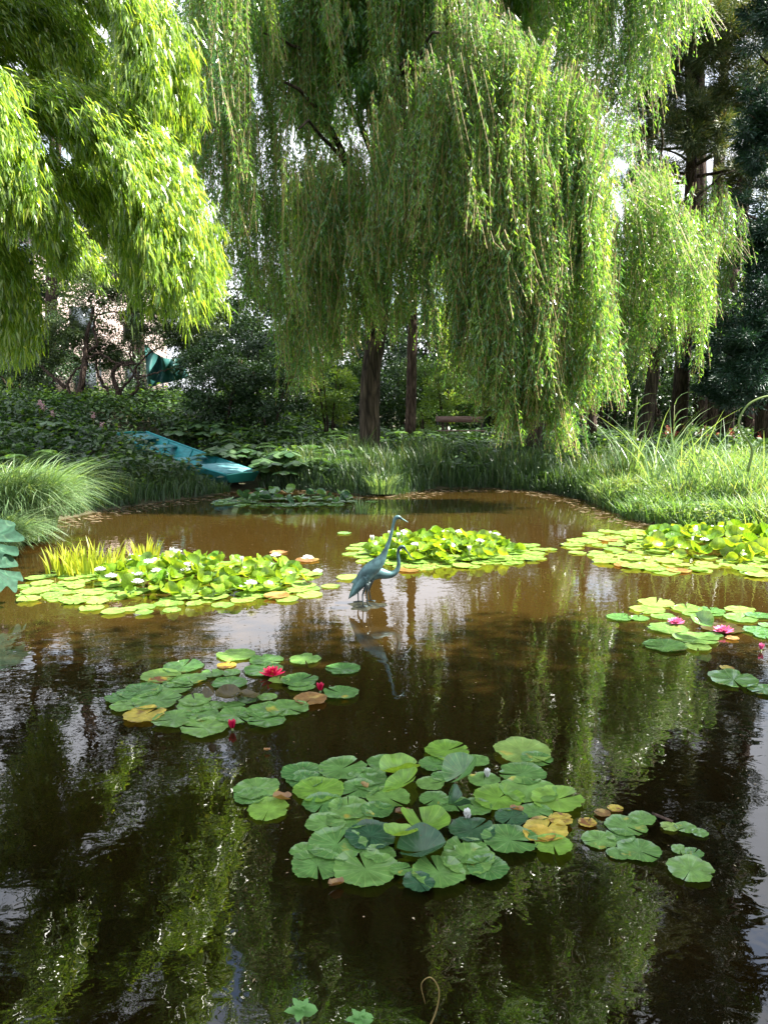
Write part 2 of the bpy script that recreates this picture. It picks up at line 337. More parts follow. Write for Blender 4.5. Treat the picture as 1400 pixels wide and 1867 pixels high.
def boat_d(x, y):
    e = (BB-BA)[:2]; t = np.clip(((x-BA[0])*e[0] + (y-BA[1])*e[1])/(e@e), 0, 1); return np.hypot(x-BA[0]-t*e[0], y-BA[1]-t*e[1]), t
def boat_dip(x, y):
    d, t = boat_d(x, y); return BA[2] + t*(BB-BA)[2] - .33 + 1.2*np.maximum(d-.9, 0)**1.3
def zg(x, y):
    x = np.asarray(x, float); y = np.asarray(y, float); s = sdist(x, y)
    kl = sm(-1.5, -5, x)*sm(10, 16, y)
    out = .10*sm(0, .25, s) + (.13 + .06*kl)*np.minimum(np.maximum(s-.2, 0), 3.2 + 5*kl)
    und = .06*np.sin(x*1.3+y*.7)*np.sin(y*1.1-x*.4)*sm(.5, 3, s)
    return np.where(s > 0, np.minimum(out + und, boat_dip(x, y)), np.maximum(s*.45, -.75))
gx = np.concatenate([np.linspace(-600, -30, 20)[:-1], np.arange(-30, 30.01, .35), np.linspace(30, 600, 20)[1:]])
gy = np.concatenate([np.linspace(-300, -4, 12)[:-1], np.arange(-4, 44.01, .35), np.linspace(44, 900, 20)[1:]])
GX, GY = np.meshgrid(gx, gy); GZ = zg(GX, GY); nx = len(gx); ny = len(gy)
ii, jj = np.meshgrid(np.arange(nx-1), np.arange(ny-1)); b0 = (jj*nx+ii).ravel()
tag(obj_np('ground', np.stack([GX, GY, GZ], -1).reshape(-1, 3), np.stack([b0, b0+1, b0+nx+1, b0+nx], 1), None, M['ground'], smooth=True), kind='structure')
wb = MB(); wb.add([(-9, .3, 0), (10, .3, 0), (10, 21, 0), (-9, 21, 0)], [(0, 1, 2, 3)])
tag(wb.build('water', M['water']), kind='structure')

# ------------------------------------------------------------ willows
def curtain(sets, tw, pts, depth, nb, per, spread=.22, top_jit=.25, start_jit=.35, bot_jit=.22, spc=.032, leaf=.125, lw=.020, outx=0.0, thin=1.0):
    """bundles of hanging strands. pts: (px, py_top, py_bottom) across; depth (near, far)"""
    pts = np.array(pts, float)
    for b in range(nb):
        px = rng.uniform(pts[0, 0], pts[-1, 0]); y = rng.uniform(*depth)
        pt = np.interp(px, pts[:, 0], pts[:, 1]); pb = np.interp(px, pts[:, 0], pts[:, 2])
        T = at_y(px, pt, y); B = at_y(px, pb, y); H = T[2]-B[2]
        if H < .3: continue
        z0 = T[2] - H*start_jit*rng.random()**1.6; z1 = B[2] + H*bot_jit*rng.random()**1.3
        ang = rng.uniform(0, 2*np.pi); bs = rng.uniform(.5, 1.3)*spread
        bv = rng.normal()*.16; drift = rng.normal(size=2)*.22
        for k in range(per):
            a = rng.uniform(0, 2*np.pi); rr = bs*rng.random()**.6; x = T[0] + rr*np.cos(a); yy = y + rr*np.sin(a)
            e = z1 + (rr/spread)**1.0*.45*rng.uniform(.5, 1.5) + abs(rng.normal())*.12; s = z0 - rng.random()*.35 - rr*.5
            if s-e < .25: continue
            Ls = s-e; n = max(8, int(Ls/spc*thin)); t = np.sort(rng.random(n))
            ph = rng.uniform(0, 6.28, 3); sway = .13*rng.uniform(.4, 1.7)
            def path(t):
                z = s - Ls*t; ob = np.exp(-t*Ls/.35)*.25
                return np.stack([x + drift[0]*t*t - np.cos(ang)*ob + sway*np.sin(3.1*t*Ls*.6+ph[0])*t, yy + drift[1]*t*t - np.sin(ang)*ob + sway*np.sin(2.3*t*Ls*.6+ph[1])*t, z + ob*.3], 1)
            P = path(t); az = rng.uniform(0, 2*np.pi, n); ti = rng.uniform(.25, 1.4, n)
            D = np.stack([np.cos(az)*ti, np.sin(az)*ti, -np.ones(n)], 1)
            tipf = np.clip((1-t)*Ls/.3, .35, 1)
            sets.append(leafset(P, D, leaf*rng.uniform(.7, 1.25, n)*tipf, lw*rng.uniform(.8, 1.2, n), None, np.clip(rng.normal(.42, .18, n) + bv + .08*np.sin(ph[2]), 0, 1)))
            tt = np.linspace(0, 1, max(3, int(Ls/.7))); c = path(tt); wv = np.array([.0035, .002, 0])
            m = len(tt); Vs = np.empty((m*2, 3)); Vs[0::2] = c-wv; Vs[1::2] = c+wv
            q = np.arange(m-1)[:, None]*2 + np.array([0, 1, 3, 2]); tw.append((Vs, q, np.zeros(m*2)))
def limb(mb, p0, p1, r0, r1, arch=1.0, n=12, wig=.08):
    p0 = np.array(p0, float); p1 = np.array(p1, float); t = np.linspace(0, 1, n)[:, None]
    P = p0*(1-t) + p1*t + np.array([0, 0, 1.])*arch*4*t*(1-t)*np.linalg.norm(p1-p0)*.18
    P[1:-1] += rng.normal(size=(n-2, 3))*wig*np.linspace(.4, 1, n-2)[:, None]*.6
    mb.tube(P, np.linspace(r0, r1, n), 8, wob=.06)
def willow(base, label, trunk_pts, trunk_r, curtains, limbs, group='weeping willows over the pond', bark='bark', extra=()):
    t = empty('weeping_willow', base); tag(t, label, 'willow tree', group)
    tb = MB(); P = crom(trunk_pts, 26); Rr = crom(np.array(trunk_r)[:, None], 26)[:, 0]; Rr[0] *= 1.35; Rr[1] *= 1.15
    tb.tube(P, Rr, 18, wob=.05); tr = tb.build('trunk', M[bark], t, True)
    for a in limbs:
        lb = MB(); limb(lb, *a); lb.build('branch', M[bark], t, True)
    sets = []; tw = []
    for c in curtains: curtain(sets, tw, **c)
    for n_, c_, r_, nc_ in extra:
        P_, o_, i_, p_ = clumps(n_, c_, r_, nc_, .8, .1); D_ = rng.normal(size=P_.shape)*.5 + np.array([0, 0, -.9]) + o_*.3; sets.append(leafset(P_, D_, .2*rng.uniform(.6, 1.3, n_), .04, None, np.clip(rng.normal(.4, .2, n_), 0, 1)))
    V, Q, A = merge(sets); print('willow leaves', len(Q))
    obj_np('crown', V, Q, None, M['willow'], t, A)
    V, Q, A = merge(tw); obj_np('twigs', V, Q, None, M['stem'], t)
    return t
def C(pts, depth, nb, per=7, **k): return dict(pts=pts, depth=depth, nb=nb, per=per, **k)
b = at_y(675, 800, 20.0); bx = b[0]
willow((bx, 20, float(zg(bx, 20))), 'huge weeping willow in the middle, its long fronds hanging over the water',
       [(bx, 20, .1), (bx-.02, 20, 1.2), (bx+.02, 20, 2.6), (bx+.25, 20, 4.2), (bx+.45, 20, 6.0), (bx+.5, 20, 8.5), (bx+.6, 19.8, 11.5)],
       [.30, .27, .25, .23, .19, .15, .08],
       [C([(850, -60, 700), (880, -20, 735), (920, 0, 790), (945, 10, 845), (965, 30, 770), (1000, 60, 790), (1032, 90, 868), (1055, 120, 750), (1085, 180, 740), (1112, 300, 785), (1118, 480, 770)], (13.8, 15.4), 125, 11, bot_jit=.25, start_jit=.55),
        C([(905, 330, 770), (945, 300, 850), (960, 330, 790), (1005, 330, 800), (1032, 320, 872), (1048, 330, 780), (1100, 380, 790)], (13.8, 14.6), 46, 9, bot_jit=.06, start_jit=.6, spread=.16),
        C([(870, 40, 480), (920, 30, 620), (960, 60, 560), (1000, 90, 640), (1060, 160, 560), (1095, 260, 640)], (13.5, 14.4), 34, 11, start_jit=.8, spread=.3),
        C([(640, 260, 660), (700, 150, 690), (740, 120, 620), (760, 60, 690), (820, 40, 730), (880, 20, 750)], (14.8, 17.4), 56, 10, bot_jit=.4, start_jit=.7),
        C([(700, 200, 520), (760, 90, 500), (800, 50, 560), (850, 60, 620)], (14.0, 14.8), 18, 10, start_jit=.8, spread=.3),
        C([(400, 40, 560), (430, 60, 640), (470, 100, 700), (500, 120, 775), (530, 230, 770), (570, 240, 730), (620, 280, 690), (660, 330, 600)], (15.5, 18.0), 60, 9, bot_jit=.4, start_jit=.7),
        C([(520, 235, 700), (545, 230, 520), (560, 250, 600), (640, 265, 480)], (15.0, 15.8), 12, 10, start_jit=.3, spread=.3),
        C([(335, -300, 330), (360, -200, 480), (395, -200, 430), (430, -250, 560)], (14.5, 17.5), 34, 9, start_jit=.8, bot_jit=.5),
        C([(380, -350, 250), (450, -350, 420), (560, -380, 330), (700, -400, 330), (860, -400, 440), (1000, -380, 300), (1100, -350, 300)], (15, 19), 105, 9, start_jit=.7, bot_jit=.5),
        C([(400, -500, 200), (560, -650, 300), (760, -700, 300), (960, -600, 250), (1120, -450, 150)], (17, 22), 120, 8, start_jit=.5, leaf=.14, lw=.026),
        C([(560, 250, 600), (700, 150, 660), (850, 200, 640), (960, 200, 700), (1080, 300, 690)], (19.5, 23), 40, 8, leaf=.14, lw=.026, bot_jit=.4),
        C([(1090, -420, 260), (1130, -400, 180), (1170, -380, 430), (1180, -380, 200), (1225, -300, 290), (1250, -250, 120), (1275, -200, 110)], (14.5, 16.5), 58, 8, start_jit=.5, bot_jit=.5),
        C([(1090, 130, 480), (1125, 160, 420), (1165, 180, 330)], (15.5, 17.0), 12, 7, start_jit=.5, bot_jit=.5, spread=.3)],
       [((bx+.4, 20, 5.5), at_y(900, 30, 14.6), .13, .03, 1.0), ((bx+.4, 20, 5.0), at_y(1070, 170, 14.6), .12, .03, 1.3), ((bx+.3, 20, 5.2), at_y(520, 150, 16.5), .11, .03, 1),
        ((bx+.1, 20, 4.3), at_y(640, 270, 16.0), .09, .02, .8), ((bx+.5, 20, 7.5), at_y(430, -200, 17), .12, .03, 1), ((bx+.5, 20, 8), at_y(1130, -300, 15.5), .12, .03, 1),
        ((bx+.5, 20, 8.2), at_y(760, -350, 17), .1, .03, 1), ((bx+.5, 20, 6.5), at_y(940, 250, 21), .1, .03, 1), ((bx+.1, 20, 3.2), at_y(655, 480, 19.3), .14, .09, .3),
        ((bx+.3, 20, 5.4), at_y(740, 110, 14.6), .1, .02, 1.0), ((bx+.2, 20, 4.6), at_y(545, 235, 15.3), .08, .02, 1.2), ((bx+.4, 20, 6.0), at_y(800, 60, 14.4), .09, .02, 1.1), ((bx+.5, 20, 7), at_y(480, 60, 16.5), .09, .02, 1)],
       extra=[(44000, (1.6, 16.7, 11.5), (3.0, 1.8, 2.1), 110), (34000, (bx-.2, 19.5, 10.6), (5.0, 4.2, 2.6), 120), (7000, (bx-1.5, 20, 7), (3.6, 3, 2.2), 45)])  # leaf clumps added high in the crown to shade the left fronds and bank
b = at_y(1180, 770, 21); bx = b[0]
willow((bx, 21, float(zg(bx, 21))), 'smaller weeping willow on the right, behind the tall reeds',
       [(bx, 21, .2), (bx-.02, 21, 1.5), (bx+.1, 21, 3), (bx+.1, 21, 5), (bx+.3, 21, 8)], [.2, .18, .15, .12, .06],
       [C([(1095, 400, 560), (1130, 350, 700), (1165, 290, 640), (1185, 260, 720), (1205, 225, 660), (1230, 300, 740), (1255, 340, 660), (1280, 380, 775), (1312, 470, 690)], (17.5, 20.0), 62, 9, bot_jit=.4, start_jit=.7),
        C([(1150, 330, 480), (1180, 270, 620), (1205, 228, 500), (1240, 320, 620), (1262, 340, 540), (1290, 430, 660)], (16.8, 17.8), 26, 9, start_jit=.6, spread=.3),
        C([(1285, 320, 520), (1310, 300, 540), (1335, 310, 500), (1358, 360, 560)], (19, 20.5), 14, 6),
        C([(1230, 400, 700), (1290, 380, 650), (1330, 430, 640), (1350, 480, 600)], (20, 22), 20, 7, bot_jit=.4),
        C([(1100, 440, 700), (1140, 430, 660), (1170, 420, 720)], (20, 22), 10, 7, bot_jit=.5)],
       [((bx+.1, 21, 4.5), at_y(1205, 235, 18.0), .08, .02, .8), ((bx+.2, 21, 6), at_y(1340, 310, 20), .06, .02, .8), ((bx+.1, 21, 4), at_y(1290, 420, 18.5), .07, .02, 1),
        ((bx+.1, 21, 4.4), at_y(1110, 400, 19), .07, .02, 1), ((bx+.1, 21, 4.2), at_y(1262, 350, 17.5), .06, .02, 1)])

# slimmer tree trunks between the willows
def bare_tree(label, pts, rad, mat, group=None):
    pts = np.array(pts); t = empty('tree', (pts[0][0], pts[0][1], float(zg(pts[0][0], pts[0][1])))); tag(t, label, 'tree', group)
    mb = MB(); mb.tube(crom(pts, 22), crom(np.array(rad)[:, None], 22)[:, 0], 14, wob=.06); mb.build('trunk', M[mat], t, True); return t
def crown(t, n, c, r, nc, cr, leaf, mat, wr=.45, shell=.45, name='crown', bottom=-1):
    P, out, i, p = clumps(n, c, r, nc, cr, shell, bottom); D = rng.normal(size=P.shape)*.8 + out*.5 + p*.6 - np.array([0, 0, .2])
    N = rng.normal(size=P.shape)*.6 + np.array([0, 0, 1.]) + out*.5; cv = rng.random(nc*3)[i]
    V, Q, A = leafset(P, D, leaf*rng.uniform(.6, 1.3, n), leaf*wr*rng.uniform(.7, 1.2, n), N, np.clip(cv*.5 + rng.random(n)*.5, 0, 1))
    return obj_np(name, V, Q, None, M[mat], t, A)
def col_px(px, y, pys, dx=()):
    return [at_y(px + (dx[k] if k < len(dx) else 0), v, y) for k, v in enumerate(pys)]
t = bare_tree('slender reddish brown trunk just right of the big willow trunk', col_px(748, 23, (790, 700, 600, 480, 300, 100), (0, 2, 4, 6, 14, 10)), [.17, .15, .14, .12, .09, .05], 'bark2')
crown(t, 9000, at_y(780, -40, 24), (3, 2.5, 3.0), 60, .8, .13, 'mid')
t = bare_tree('leaning grey trunk behind the sunlit willow fronds', col_px(970, 19.5, (815, 740, 660, 560, 420), (0, 22, 45, 52, 50)), [.2, .17, .14, .12, .08], 'bark')
crown(t, 5000, at_y(1020, 250, 22), (1.8, 1.8, 1.6), 40, .6, .13, 'mid')
t = bare_tree('dark upright trunk between the leaning trunk and the right willow', col_px(1078, 23, (790, 700, 600, 450, 250), (0, -2, 2, 4, 8)), [.16, .14, .13, .11, .07], 'bark3')
crown(t, 6000, at_y(1060, 80, 25), (2.2, 2.2, 2.4), 45, .7, .14, 'mid')

# ------------------------------------------------------------ bamboo thicket, upper left
def bamboo(culms, label, nl=260):
    sets = []; t = empty('bamboo', (-7.6, 9.6, float(zg(-7.6, 9.6)))); tag(t, label, 'bamboo')
    for k, (pts, n, rad, spray) in enumerate(culms):
        W3 = np.array([at_y(px, py, y) for px, py, y in pts])
        for rep in range(n):
            off = rng.normal(size=3)*np.array(rad)
            P = crom(W3, 60) + off*np.linspace(.25, 1, 60)[:, None]
            if rep % 3 == 0:
                cm = MB(); root = np.array([-7.6 + rng.normal()*.6, 9.6 + rng.normal()*.6, .3]); cm.tube(np.vstack([crom([root, (root+P[0])/2 + np.array([-.2, 0, .8]), P[0]], 8)[:-1], P[::4]]), np.linspace(.02, .005, 7+15), 6); cm.build('culm', M['culm'], t, True)
            tan = unit(np.gradient(P, axis=0)); j = rng.integers(6, 60, spray)
            o = rng.normal(size=(spray, 3)); o[:, 2] -= .35; base = P[j] + unit(o)*(rng.random(spray)**.7)[:, None]*.26
            for m in range(9):
                d = tan[j]*1.1 + rng.normal(size=(spray, 3))*.45 + np.array([0, 0, -.75]) + unit(o)*.25
                b2 = base + rng.normal(size=base.shape)*.035
                sets.append(leafset(b2, d, .155*rng.uniform(.6, 1.3, spray), .020*rng.uniform(.8, 1.2, spray), rng.normal(size=d.shape)*.55 + np.array([.35, -.2, .9]),
                                    np.clip(rng.normal(.5, .22, spray), 0, 1), at=.3))
    V, Q, A = merge(sets); print('bamboo leaves', len(Q)); obj_np('foliage', V, Q, None, M['bamboo'], t, A); return t
bamboo([([(-150, 240, 9.6), (40, 190, 9.4), (180, 225, 9.2), (260, 310, 9.1), (310, 410, 9.1), (340, 535, 9.2)], 15, (.2, .5, .15), 200),
        ([(-150, 330, 10.2), (40, 310, 10.2), (160, 350, 10.1), (230, 420, 10.0), (280, 500, 10.0)], 9, (.22, .5, .15), 150),
        ([(-80, -60, 9.8), (80, -70, 9.7), (190, -30, 9.6), (255, 40, 9.5), (288, 130, 9.5), (285, 200, 9.6)], 14, (.16, .5, .16), 200),
        ([(-150, 60, 10.6), (0, 20, 10.6), (120, 60, 10.6), (200, 150, 10.6), (230, 220, 10.6)], 10, (.2, .5, .2), 160),
        ([(-260, 150, 8.6), (-140, 110, 8.6), (-50, 150, 8.5), (5, 230, 8.5), (35, 320, 8.5), (45, 380, 8.5)], 11, (.14, .4, .16), 170),
        ([(-250, 420, 9.6), (-100, 400, 9.6), (-20, 450, 9.6), (10, 540, 9.6), (5, 620, 9.6)], 10, (.15, .4, .15), 130),
        ([(-150, 300, 11.2), (0, 330, 11.2), (90, 400, 11.2), (130, 470, 11.2)], 9, (.25, .5, .15), 140),
        ([(-220, -60, 11.4), (-80, -80, 11.4), (40, -40, 11.4), (120, 40, 11.4), (160, 120, 11.4)], 12, (.25, .5, .3), 150),
        ([(-200, 120, 11.4), (-60, 80, 11.4), (60, 100, 11.4), (140, 170, 11.4), (170, 240, 11.4)], 10, (.2, .5, .25), 150),
        ([(-100, -300, 10.3), (60, -330, 10.2), (150, -250, 10.1), (210, -130, 10), (240, -30, 10)], 12, (.2, .5, .25), 160),
        ([(-100, -700, 11), (80, -800, 11), (220, -700, 11), (300, -480, 11), (330, -300, 11)], 16, (.3, .6, .4), 150)],
       'giant bamboo arching in from the upper left, its leaf plumes lit yellow green')

# ------------------------------------------------------------ backdrop trees and shrubs
def bush(name, label, cat, px, py0, py1, y, rx, ry, n, leaf, mat, nc=60, cr=.45, group=None, wr=.5, stem='bark3', stems=4, shell=.4):
    """shrub standing on the ground whose crown spans image rows py0..py1 at distance y"""
    T = at_y(px, py0, y); B = at_y(px, py1, y); g = float(zg(T[0], y)); z0 = max(B[2], g) + (14.0 if 'towering' in label else 4.0 if 'very tall' in label else 0); cz = (T[2]+z0)/2; rz = (T[2]-z0)/2
    t = empty(name, (T[0], y, g)); tag(t, label, cat, group)
    mb = MB()
    for k in range(stems):
        a = rng.uniform(0, 6.28); e = np.array([T[0] + rx*.5*np.cos(a), y + ry*.5*np.sin(a), cz + rz*.5])
        mb.tube(crom([(T[0]+.12*np.cos(a), y+.12*np.sin(a), g-.05), (T[0]+.2*rx*np.cos(a), y+.2*ry*np.sin(a), (g+cz)/2), e], 8), np.linspace(.05, .012, 8)*max(1, rz/1.4), 7)
    mb.build('stems', M[stem], t, True)
    crown(t, n, (T[0], y, cz), (rx, ry, rz), nc, cr, leaf, mat, wr, shell, 'foliage')
    return t
# tall hedge trees closing the view behind the willow
g = 'tall trees closing the view behind the willow'
bk = [(430, 560, 800, 30, 2.6, 2, 12000, .13, 'dark', 'dark evergreen behind the left edge of the willow'),
      (560, 590, 790, 29, 2.4, 2, 10000, .12, 'mid', 'mid green bush behind the willow, left of its trunk'),
      (690, 600, 790, 31, 2.4, 2, 10000, .13, 'dark', 'dark bush straight behind the big willow trunk'),
      (810, 640, 790, 30, 2.0, 1.6, 9000, .12, 'mid', 'leafy bush behind the bench, left half'),
      (900, 600, 800, 32, 2.4, 2, 11000, .13, 'dark', 'dark bush behind the bench, right half'),
      (1010, 560, 800, 31, 2.4, 2, 11000, .13, 'dark', 'dark bush behind the leaning trunk'),
      (1110, 590, 790, 30, 2.2, 2, 9000, .13, 'dark', 'dark bush left of the right willow'),
      (1215, 540, 780, 29, 2.2, 2, 10000, .13, 'dark', 'dark bush behind the right willow'),
      (240, 640, 740, 33, 3.0, 1.5, 7000, .12, 'dark', 'low dark bush behind the twisted trees'),
      (30, 560, 760, 27, 2.6, 2, 11000, .11, 'dark', 'dark leafy bush at the far left edge')]
hd = empty('hedge', (0, 34, .6)); tag(hd, 'long dark hedge closing the garden behind all the bushes', 'hedge')
n = 90000; P = np.stack([rng.uniform(-24, 24, n), 34 + rng.normal(size=n)*.45, rng.random(n)], 1); P[:, 2] = .3 + P[:, 2]*(3.0 + .5*np.sin(P[:, 0]*.9) + .3*np.sin(P[:, 0]*2.3)) + rng.normal(size=n)*.08
P = P[(P[:, 0] > -6.5) | (P[:, 2] < 2.3)]; n = len(P)
V, Q, A = leafset(P, rng.normal(size=(n, 3)), .17*rng.uniform(.6, 1.3, n), .10, None, rng.random(n)*.6 + .4*(np.sin(P[:, 0]*3)*np.sin(P[:, 2]*3) > 0)); obj_np('foliage', V, Q, None, M['dark'], hd, A)
mb = MB()
for k in range(25): mb.tube([(-24+2*k, 34, .1), (-23.9+2*k, 34, 2.5)], .05, 6)
mb.build('stems', M['bark3'], hd, True)
for px, pt, y, rx, n_, lb in [(455, 470, 38, 3.6, 12000, 'tall dark tree far behind the left willow fronds'), (610, 500, 39, 3.4, 11000, 'tall dark tree far behind the big willow trunk, left side'), (740, 520, 38, 2.8, 7000, 'rounded dark tree far behind the slender trunk'), (880, 480, 39, 3.6, 12000, 'tall dark tree far behind the bench'),
        (1030, 470, 38, 3.4, 12000, 'tall dark tree far behind the leaning trunk'), (1240, 430, 37, 3.6, 13000, 'tall dark tree far behind the right willow'), (-40, 380, 33, 3.5, 12000, 'tall dark tree behind the bamboo at the left edge'), (1400, 350, 33, 3.0, 4500, 'tall dark tree behind the spruces at the right edge'),
        (30, -150, 31, 4.2, 17000, 'very tall tree behind the bamboo, leftmost of the tallest'), (230, 60, 33, 3.4, 13000, 'very tall airy tree behind the twisted trees'), (1390, -1000, 30, 6.5, 52000, 'very tall tree towering behind the pine and the spruces')]:
    bush('tree', lb, 'tree', px, pt, 760, y, rx, 2.2, n_, .24, 'dark', 90, .8, 'tall trees far behind the willows')
for px, a, b_, y, rx, ry, n, lf, mt, lb in bk: bush('hedge_tree', lb, 'bush', px, a, b_, y, rx, ry, n, lf, mt, 70, .6, g)
bush('shrub', 'dense black green shrub right of the twisted trees, behind the boat', 'shrub', 400, 610, 790, 22.5, 1.35, 1.1, 12000, .10, 'dark', 70, .35)
bush('shrub', 'airy dark shrub under the left willow fronds', 'shrub', 490, 640, 790, 22.5, 1.1, 1, 7000, .10, 'dark', 60, .3)
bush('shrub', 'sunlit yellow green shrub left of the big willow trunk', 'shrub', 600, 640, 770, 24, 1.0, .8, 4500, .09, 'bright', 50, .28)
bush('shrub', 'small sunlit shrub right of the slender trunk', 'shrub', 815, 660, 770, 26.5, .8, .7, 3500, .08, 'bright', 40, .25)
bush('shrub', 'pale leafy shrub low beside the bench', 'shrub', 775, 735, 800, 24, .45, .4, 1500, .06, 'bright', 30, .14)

# twisted little trees on the left
def twisted(label, y, limbs, crowns, group='twisted small trees on the left bank'):
    p0 = at_y(limbs[0][0][0], limbs[0][0][1], y); t = empty('twisted_tree', (p0[0], y, float(zg(p0[0], y)))); tag(t, label, 'tree', group)
    for k, (px0, *rest) in enumerate(limbs):
        pts = [px0] + list(rest[:-2]); r0, r1 = rest[-2:]
        P = crom([at_y(a, b_, y + (c[0] if c else 0)) for a, b_, *c in pts], 26); P[1:] += rng.normal(size=(25, 3))*.018
        mb = MB(); mb.tube(P, np.linspace(r0, r1, 26), 9, wob=.1); mb.build('trunk' if k == 0 else 'branch', M['bark3'], t, True)
    for a in crowns: crown(t, int(a[0]*1.9), at_y(a[1], a[2], y+a[3]), a[4], a[5], a[6], a[7], 'pale', .5, .2)
    return t
twisted('twisted tree with a forked trunk rising from the left bank', 24,
        [((134, 750), (142, 728), (152, 690), (157, 650), (158, 620), (165, 590), (172, 560), .13, .04), ((134, 748), (125, 720), (108, 695), (88, 680), (70, 665), .08, .03),
         ((132, 742), (124, 705), (128, 690), (148, 665), .05, .03), ((160, 640), (178, 628), (172, 600), (180, 575), (215, 570), (235, 600), .05, .02), ((170, 570), (165, 540), (190, 540), (215, 550), .04, .015),
         ((155, 655), (180, 645), (200, 655), (222, 665), (245, 665), .05, .02)],
        [(5500, 190, 530, .6, (2.0, 1.2, 1.2), 130, .32, .085), (3500, 120, 600, .3, (1.3, 1, .9), 80, .3, .085), (4000, 60, 650, 1, (1.2, 1, .9), 70, .3, .085), (3000, 300, 540, .8, (1.5, 1, 1.0), 80, .3, .085), (4500, 240, 500, 1.2, (2.4, 1, 1.2), 150, .28, .08), (3500, 190, 640, 1.0, (1.5, .8, .9), 110, .26, .08)])
twisted('twisted tree whose stems loop beside the green tarpaulin', 24.5,
        [((222, 760), (221, 735), (214, 712), (208, 690), (212, 668), (232, 662), (248, 664), .10, .04), ((222, 745), (240, 722), (252, 705), (250, 690), (240, 675), (232, 660), .06, .02),
         ((218, 735), (222, 710), (238, 692), (250, 670), (270, 645), (300, 630), .05, .02), ((205, 735), (195, 710), (180, 685), (176, 655), .06, .03), ((245, 662), (238, 650), (240, 620), (243, 590), (238, 560), .04, .015),
         ((250, 690), (270, 685), (300, 675), (330, 665), .035, .012)],
        [(3500, 270, 590, .3, (1.2, .9, .9), 90, .3, .08), (3000, 350, 580, .8, (1.1, .9, 1.0), 80, .3, .08), (2000, 330, 620, .5, (.8, .7, .6), 50, .25, .08)])

# far building, wire fence, tarpaulin
mb = MB(); bt = empty('building', (-19.5, 44, float(zg(-19.5, 44)))); tag(bt, 'pale pink building glimpsed through the twisted trees', 'building')
M['wall'] = noise_mat('pink render wall', (.42, .33, .30), (.5, .41, .38), .6, .9, .1); M['roof'] = noise_mat('grey roof', (.2, .17, .16), (.3, .26, .24), 3, .8, .2)
M['pane'] = noise_mat('window pane', (.05, .06, .07), (.10, .12, .14), .5, .1, 0)
ca, sa = math.cos(R(38)), math.sin(R(38)); BR = np.array([[ca, -sa, 0], [sa, ca, 0], [0, 0, 1]])
mb.box((-19.5, 44, 5.2), (12, 8, 10.4), BR); mb.build('wall', M['wall'], bt)
mb = MB(); mb.box((-19.5, 44, 10.6), (12.8, 8.8, .4), BR); mb.build('roof', M['roof'], bt)
for i in range(4):
    for k in range(3):
        c = BR @ np.array([-4.2 + 2.8*i, -4.03, 0]) + np.array([-19.5, 44, 3.2 + 2.9*k]); wbm = MB(); wbm.box(c, (1.1, .1, 1.5), BR); wp = wbm.build('window', M['pane'], bt)
fence = empty('wire_fence', (-9.5, 29.5, float(zg(-9.5, 29.5)))); tag(fence, 'fine wire mesh fence behind the twisted trees', 'fence')
M['wire'] = flat_mat('galvanised wire', (.3, .32, .33), .5); fz = float(zg(-9.5, 29.5))
fa = MB()
for k in range(61): xx = -13 + 7*k/60; fa.box((xx, 29.5, fz+.9), (.005, .005, 1.8))
for k in range(13): fa.box((-9.5, 29.5, fz + .05 + .145*k), (7, .006, .005))
fa.build('mesh_panel', M['wire'], fence)
for k in range(4):
    fp = MB(); fp.tube([(-13 + 7*k/3, 29.45, fz-.1), (-13 + 7*k/3, 29.45, fz+2)], .035, 8); fp.build('post', M['wire'], fence, True)
# tarpaulin: folded sheet hanging from a rope
u, v = np.meshgrid(np.linspace(0, 1, 60), np.linspace(0, 1, 30))
L0 = at_y(264, 628, 27.5); R0 = at_y(335, 650, 27.5); L1 = at_y(268, 706, 27.5); R1 = at_y(345, 688, 27.5)
tp = (L0*(1-u[..., None])+R0*u[..., None])*(1-v[..., None]) + (L1*(1-u[..., None])+R1*u[..., None])*v[..., None]
tp[..., 1] += .16*np.sin(u*22 + 3*v)*(1-.3*v) + .12*np.sin(u*9-4*v); tp[..., 2] -= .25*np.sin(np.pi*u)*(1-v)
ti, tj = np.meshgrid(np.arange(59), np.arange(29)); q0 = (tj*60+ti).ravel()
M['tarp'] = noise_mat('green tarpaulin', (.008, .045, .045), (.04, .14, .13), 2, .45, .1)
tp = tp.reshape(-1, 3); nt_ = len(tp); back = tp + np.array([0, .02, 0]); qf = np.stack([q0, q0+1, q0+61, q0+60], 1)
tag(obj_np('tarpaulin', np.vstack([tp, back]), np.vstack([qf, qf[:, ::-1]+nt_]), None, M['tarp'], smooth=True), 'crumpled dark green tarpaulin hanging by the wire fence', 'tarpaulin')

